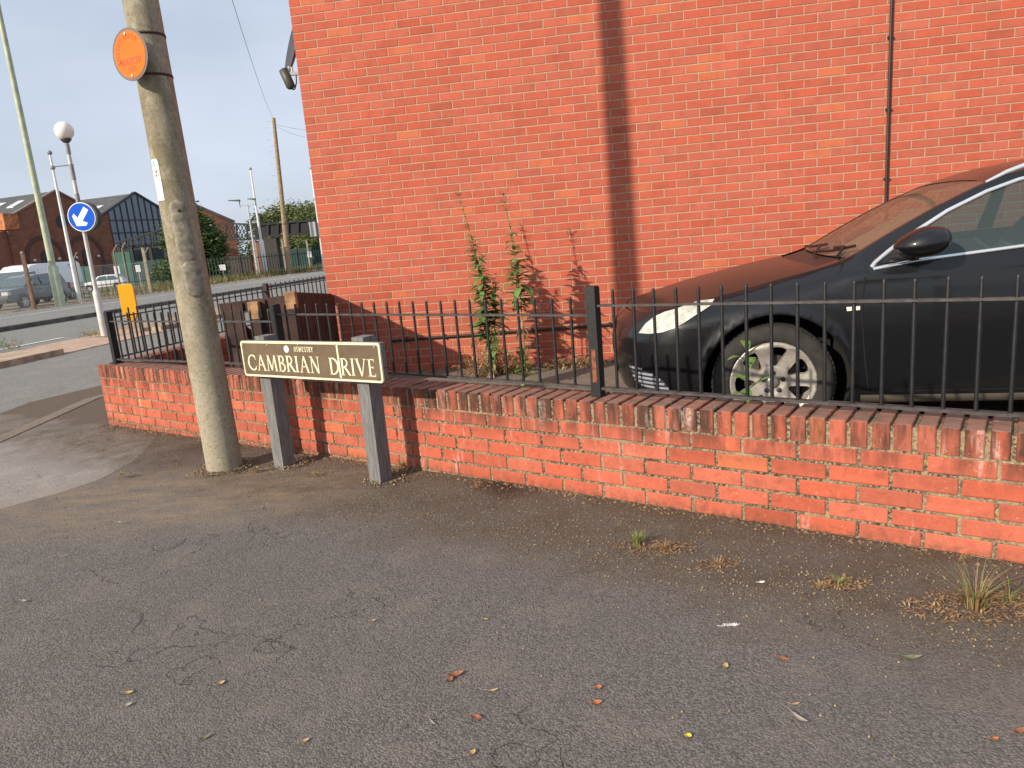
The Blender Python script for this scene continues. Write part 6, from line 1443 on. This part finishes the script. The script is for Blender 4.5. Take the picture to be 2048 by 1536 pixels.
# ---------------------------------------------------------------- trees
def tree(name, label, pos, crown, h0, n, lsz, mat='leaf_tree', trunk_r=.25, grp=None):
    """crown: list of (dx, dy, z, rx, ry, rz)"""
    t = thing(name, label, 'tree', pos, 0, grp); m = MB(); tr_ = MB()
    tr_.tube([(0, 0, -.3), (.1, 0, h0 * .5), (0, .1, h0)], [trunk_r, trunk_r * .8, trunk_r * .6], 10)
    tot = sum(c_[3] * c_[5] for c_ in crown)
    for (dx, dy, z, rx, ry, rz) in crown:
        tr_.tube([(0, 0, h0 * .8), (dx * .5, dy * .5, (z + h0) / 2), (dx, dy, z)], [trunk_r * .5, trunk_r * .3, .04], 6)
        k = int(n * rx * rz / tot); ncl = max(4, k // 38); cl = []
        for i in range(ncl):
            v_ = RNG.normal(size=3); v_ /= np.linalg.norm(v_); cl.append(np.array((dx, dy, z)) + v_ * np.array((rx, ry, rz)) * random.uniform(.45, .95))
        for i in range(k):
            c_ = cl[random.randrange(ncl)]; p = c_ + RNG.normal(size=3) * .085 * (rx + rz) * random.uniform(.6, 1.3); nrm_ = RNG.normal(size=3); nrm_ /= np.linalg.norm(nrm_); a = np.cross(nrm_, (0, 0, 1.)); a /= np.linalg.norm(a) + 1e-9; b = np.cross(nrm_, a); s_ = lsz * random.uniform(.6, 1.4)
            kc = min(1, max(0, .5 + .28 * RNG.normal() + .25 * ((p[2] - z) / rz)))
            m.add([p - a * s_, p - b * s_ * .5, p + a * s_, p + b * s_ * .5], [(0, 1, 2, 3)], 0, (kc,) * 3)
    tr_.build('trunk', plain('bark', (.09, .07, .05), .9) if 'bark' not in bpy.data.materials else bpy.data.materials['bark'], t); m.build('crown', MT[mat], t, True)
def tpos(px, py, Y): p = atY(px, py, Y); p[2] = gz(p[0], p[1]); return p
tY = 62.; sc_ = 1448 / 70.
p = tpos(403, 560, tY); zz = lambda y, x=403, Y=62.: atY(x, y, Y)[2] - gz(*p[:2])
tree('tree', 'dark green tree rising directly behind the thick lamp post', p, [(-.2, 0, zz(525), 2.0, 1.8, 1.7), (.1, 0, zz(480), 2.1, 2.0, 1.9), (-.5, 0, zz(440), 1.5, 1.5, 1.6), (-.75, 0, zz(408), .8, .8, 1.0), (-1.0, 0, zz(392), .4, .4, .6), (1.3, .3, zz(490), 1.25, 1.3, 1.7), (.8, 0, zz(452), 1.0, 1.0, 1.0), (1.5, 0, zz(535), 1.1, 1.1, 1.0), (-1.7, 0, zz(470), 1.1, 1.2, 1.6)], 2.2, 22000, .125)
tY2 = 110.; p = tpos(590, 550, tY2); zz2 = lambda y, x=590: atY(x, y, 110.)[2] - gz(*p[:2])
tree('tree', 'broad olive green tree above the footbridge, left part of the far group', p, [(-2.6, 0, zz2(450, 560), 3.0, 3, 2.2), (0, 0, zz2(443), 3.4, 3, 2.6), (2.4, 0, zz2(436, 610), 3., 3, 2.2), (0, 0, zz2(470), 5.2, 3, 3.5)], 3, 14000, .22, 'leaf_tree2', .35, 'far trees behind the footbridge')
p = tpos(640, 545, 104.); tree('tree', 'olive green tree above the footbridge, touching the house corner', p, [(0, 0, zz2(445, 640) - .5, 3.4, 3, 3), (0, 0, zz2(490, 640), 4.2, 3, 4), (3, 0, zz2(460, 660), 3, 3, 3)], 3, 9000, .21, 'leaf_tree2', .35, 'far trees behind the footbridge')
p = tpos(570, 548, 96.); tree('tree', 'green willow-like tree under the footbridge deck', p, [(0, 0, zz2(505, 575), 2.2, 2, 2.6), (3.5, 0, zz2(500, 615), 2.0, 2, 2.8)], 1.2, 8000, .17, 'leaf_tree2', .2, 'far trees behind the footbridge')
p = tpos(480, 548, 120.); tree('tree', 'low bluish green trees seen under the lattice span', p, [(-1, 0, zz2(505, 480), 4., 3, 3), (4, 0, zz2(510, 500), 3., 3, 2.6)], 1.2, 4500, .2, 'leaf_tree', .3)
p = tpos(345, 560, 66.); tree('tree', 'dark bush low down behind the thick lamp post', p, [(0, 0, zz(545, 345), 2.0, 1.6, 1.2), (3.0, 0, zz(548, 390), 2.0, 1.6, 1.1)], .5, 3500, .12, 'leaf_tree', .12)
# scrubby weeds on the island tip
for px, lab, h in (((190, 672), 'scrubby green weed on the far end of the refuge island', .35), ((8, 700), 'wispy dry weed on the near end of the refuge island', .45)):
    b = Gp(*px); dry_clump(lab, b, .35, h, 45, 22)
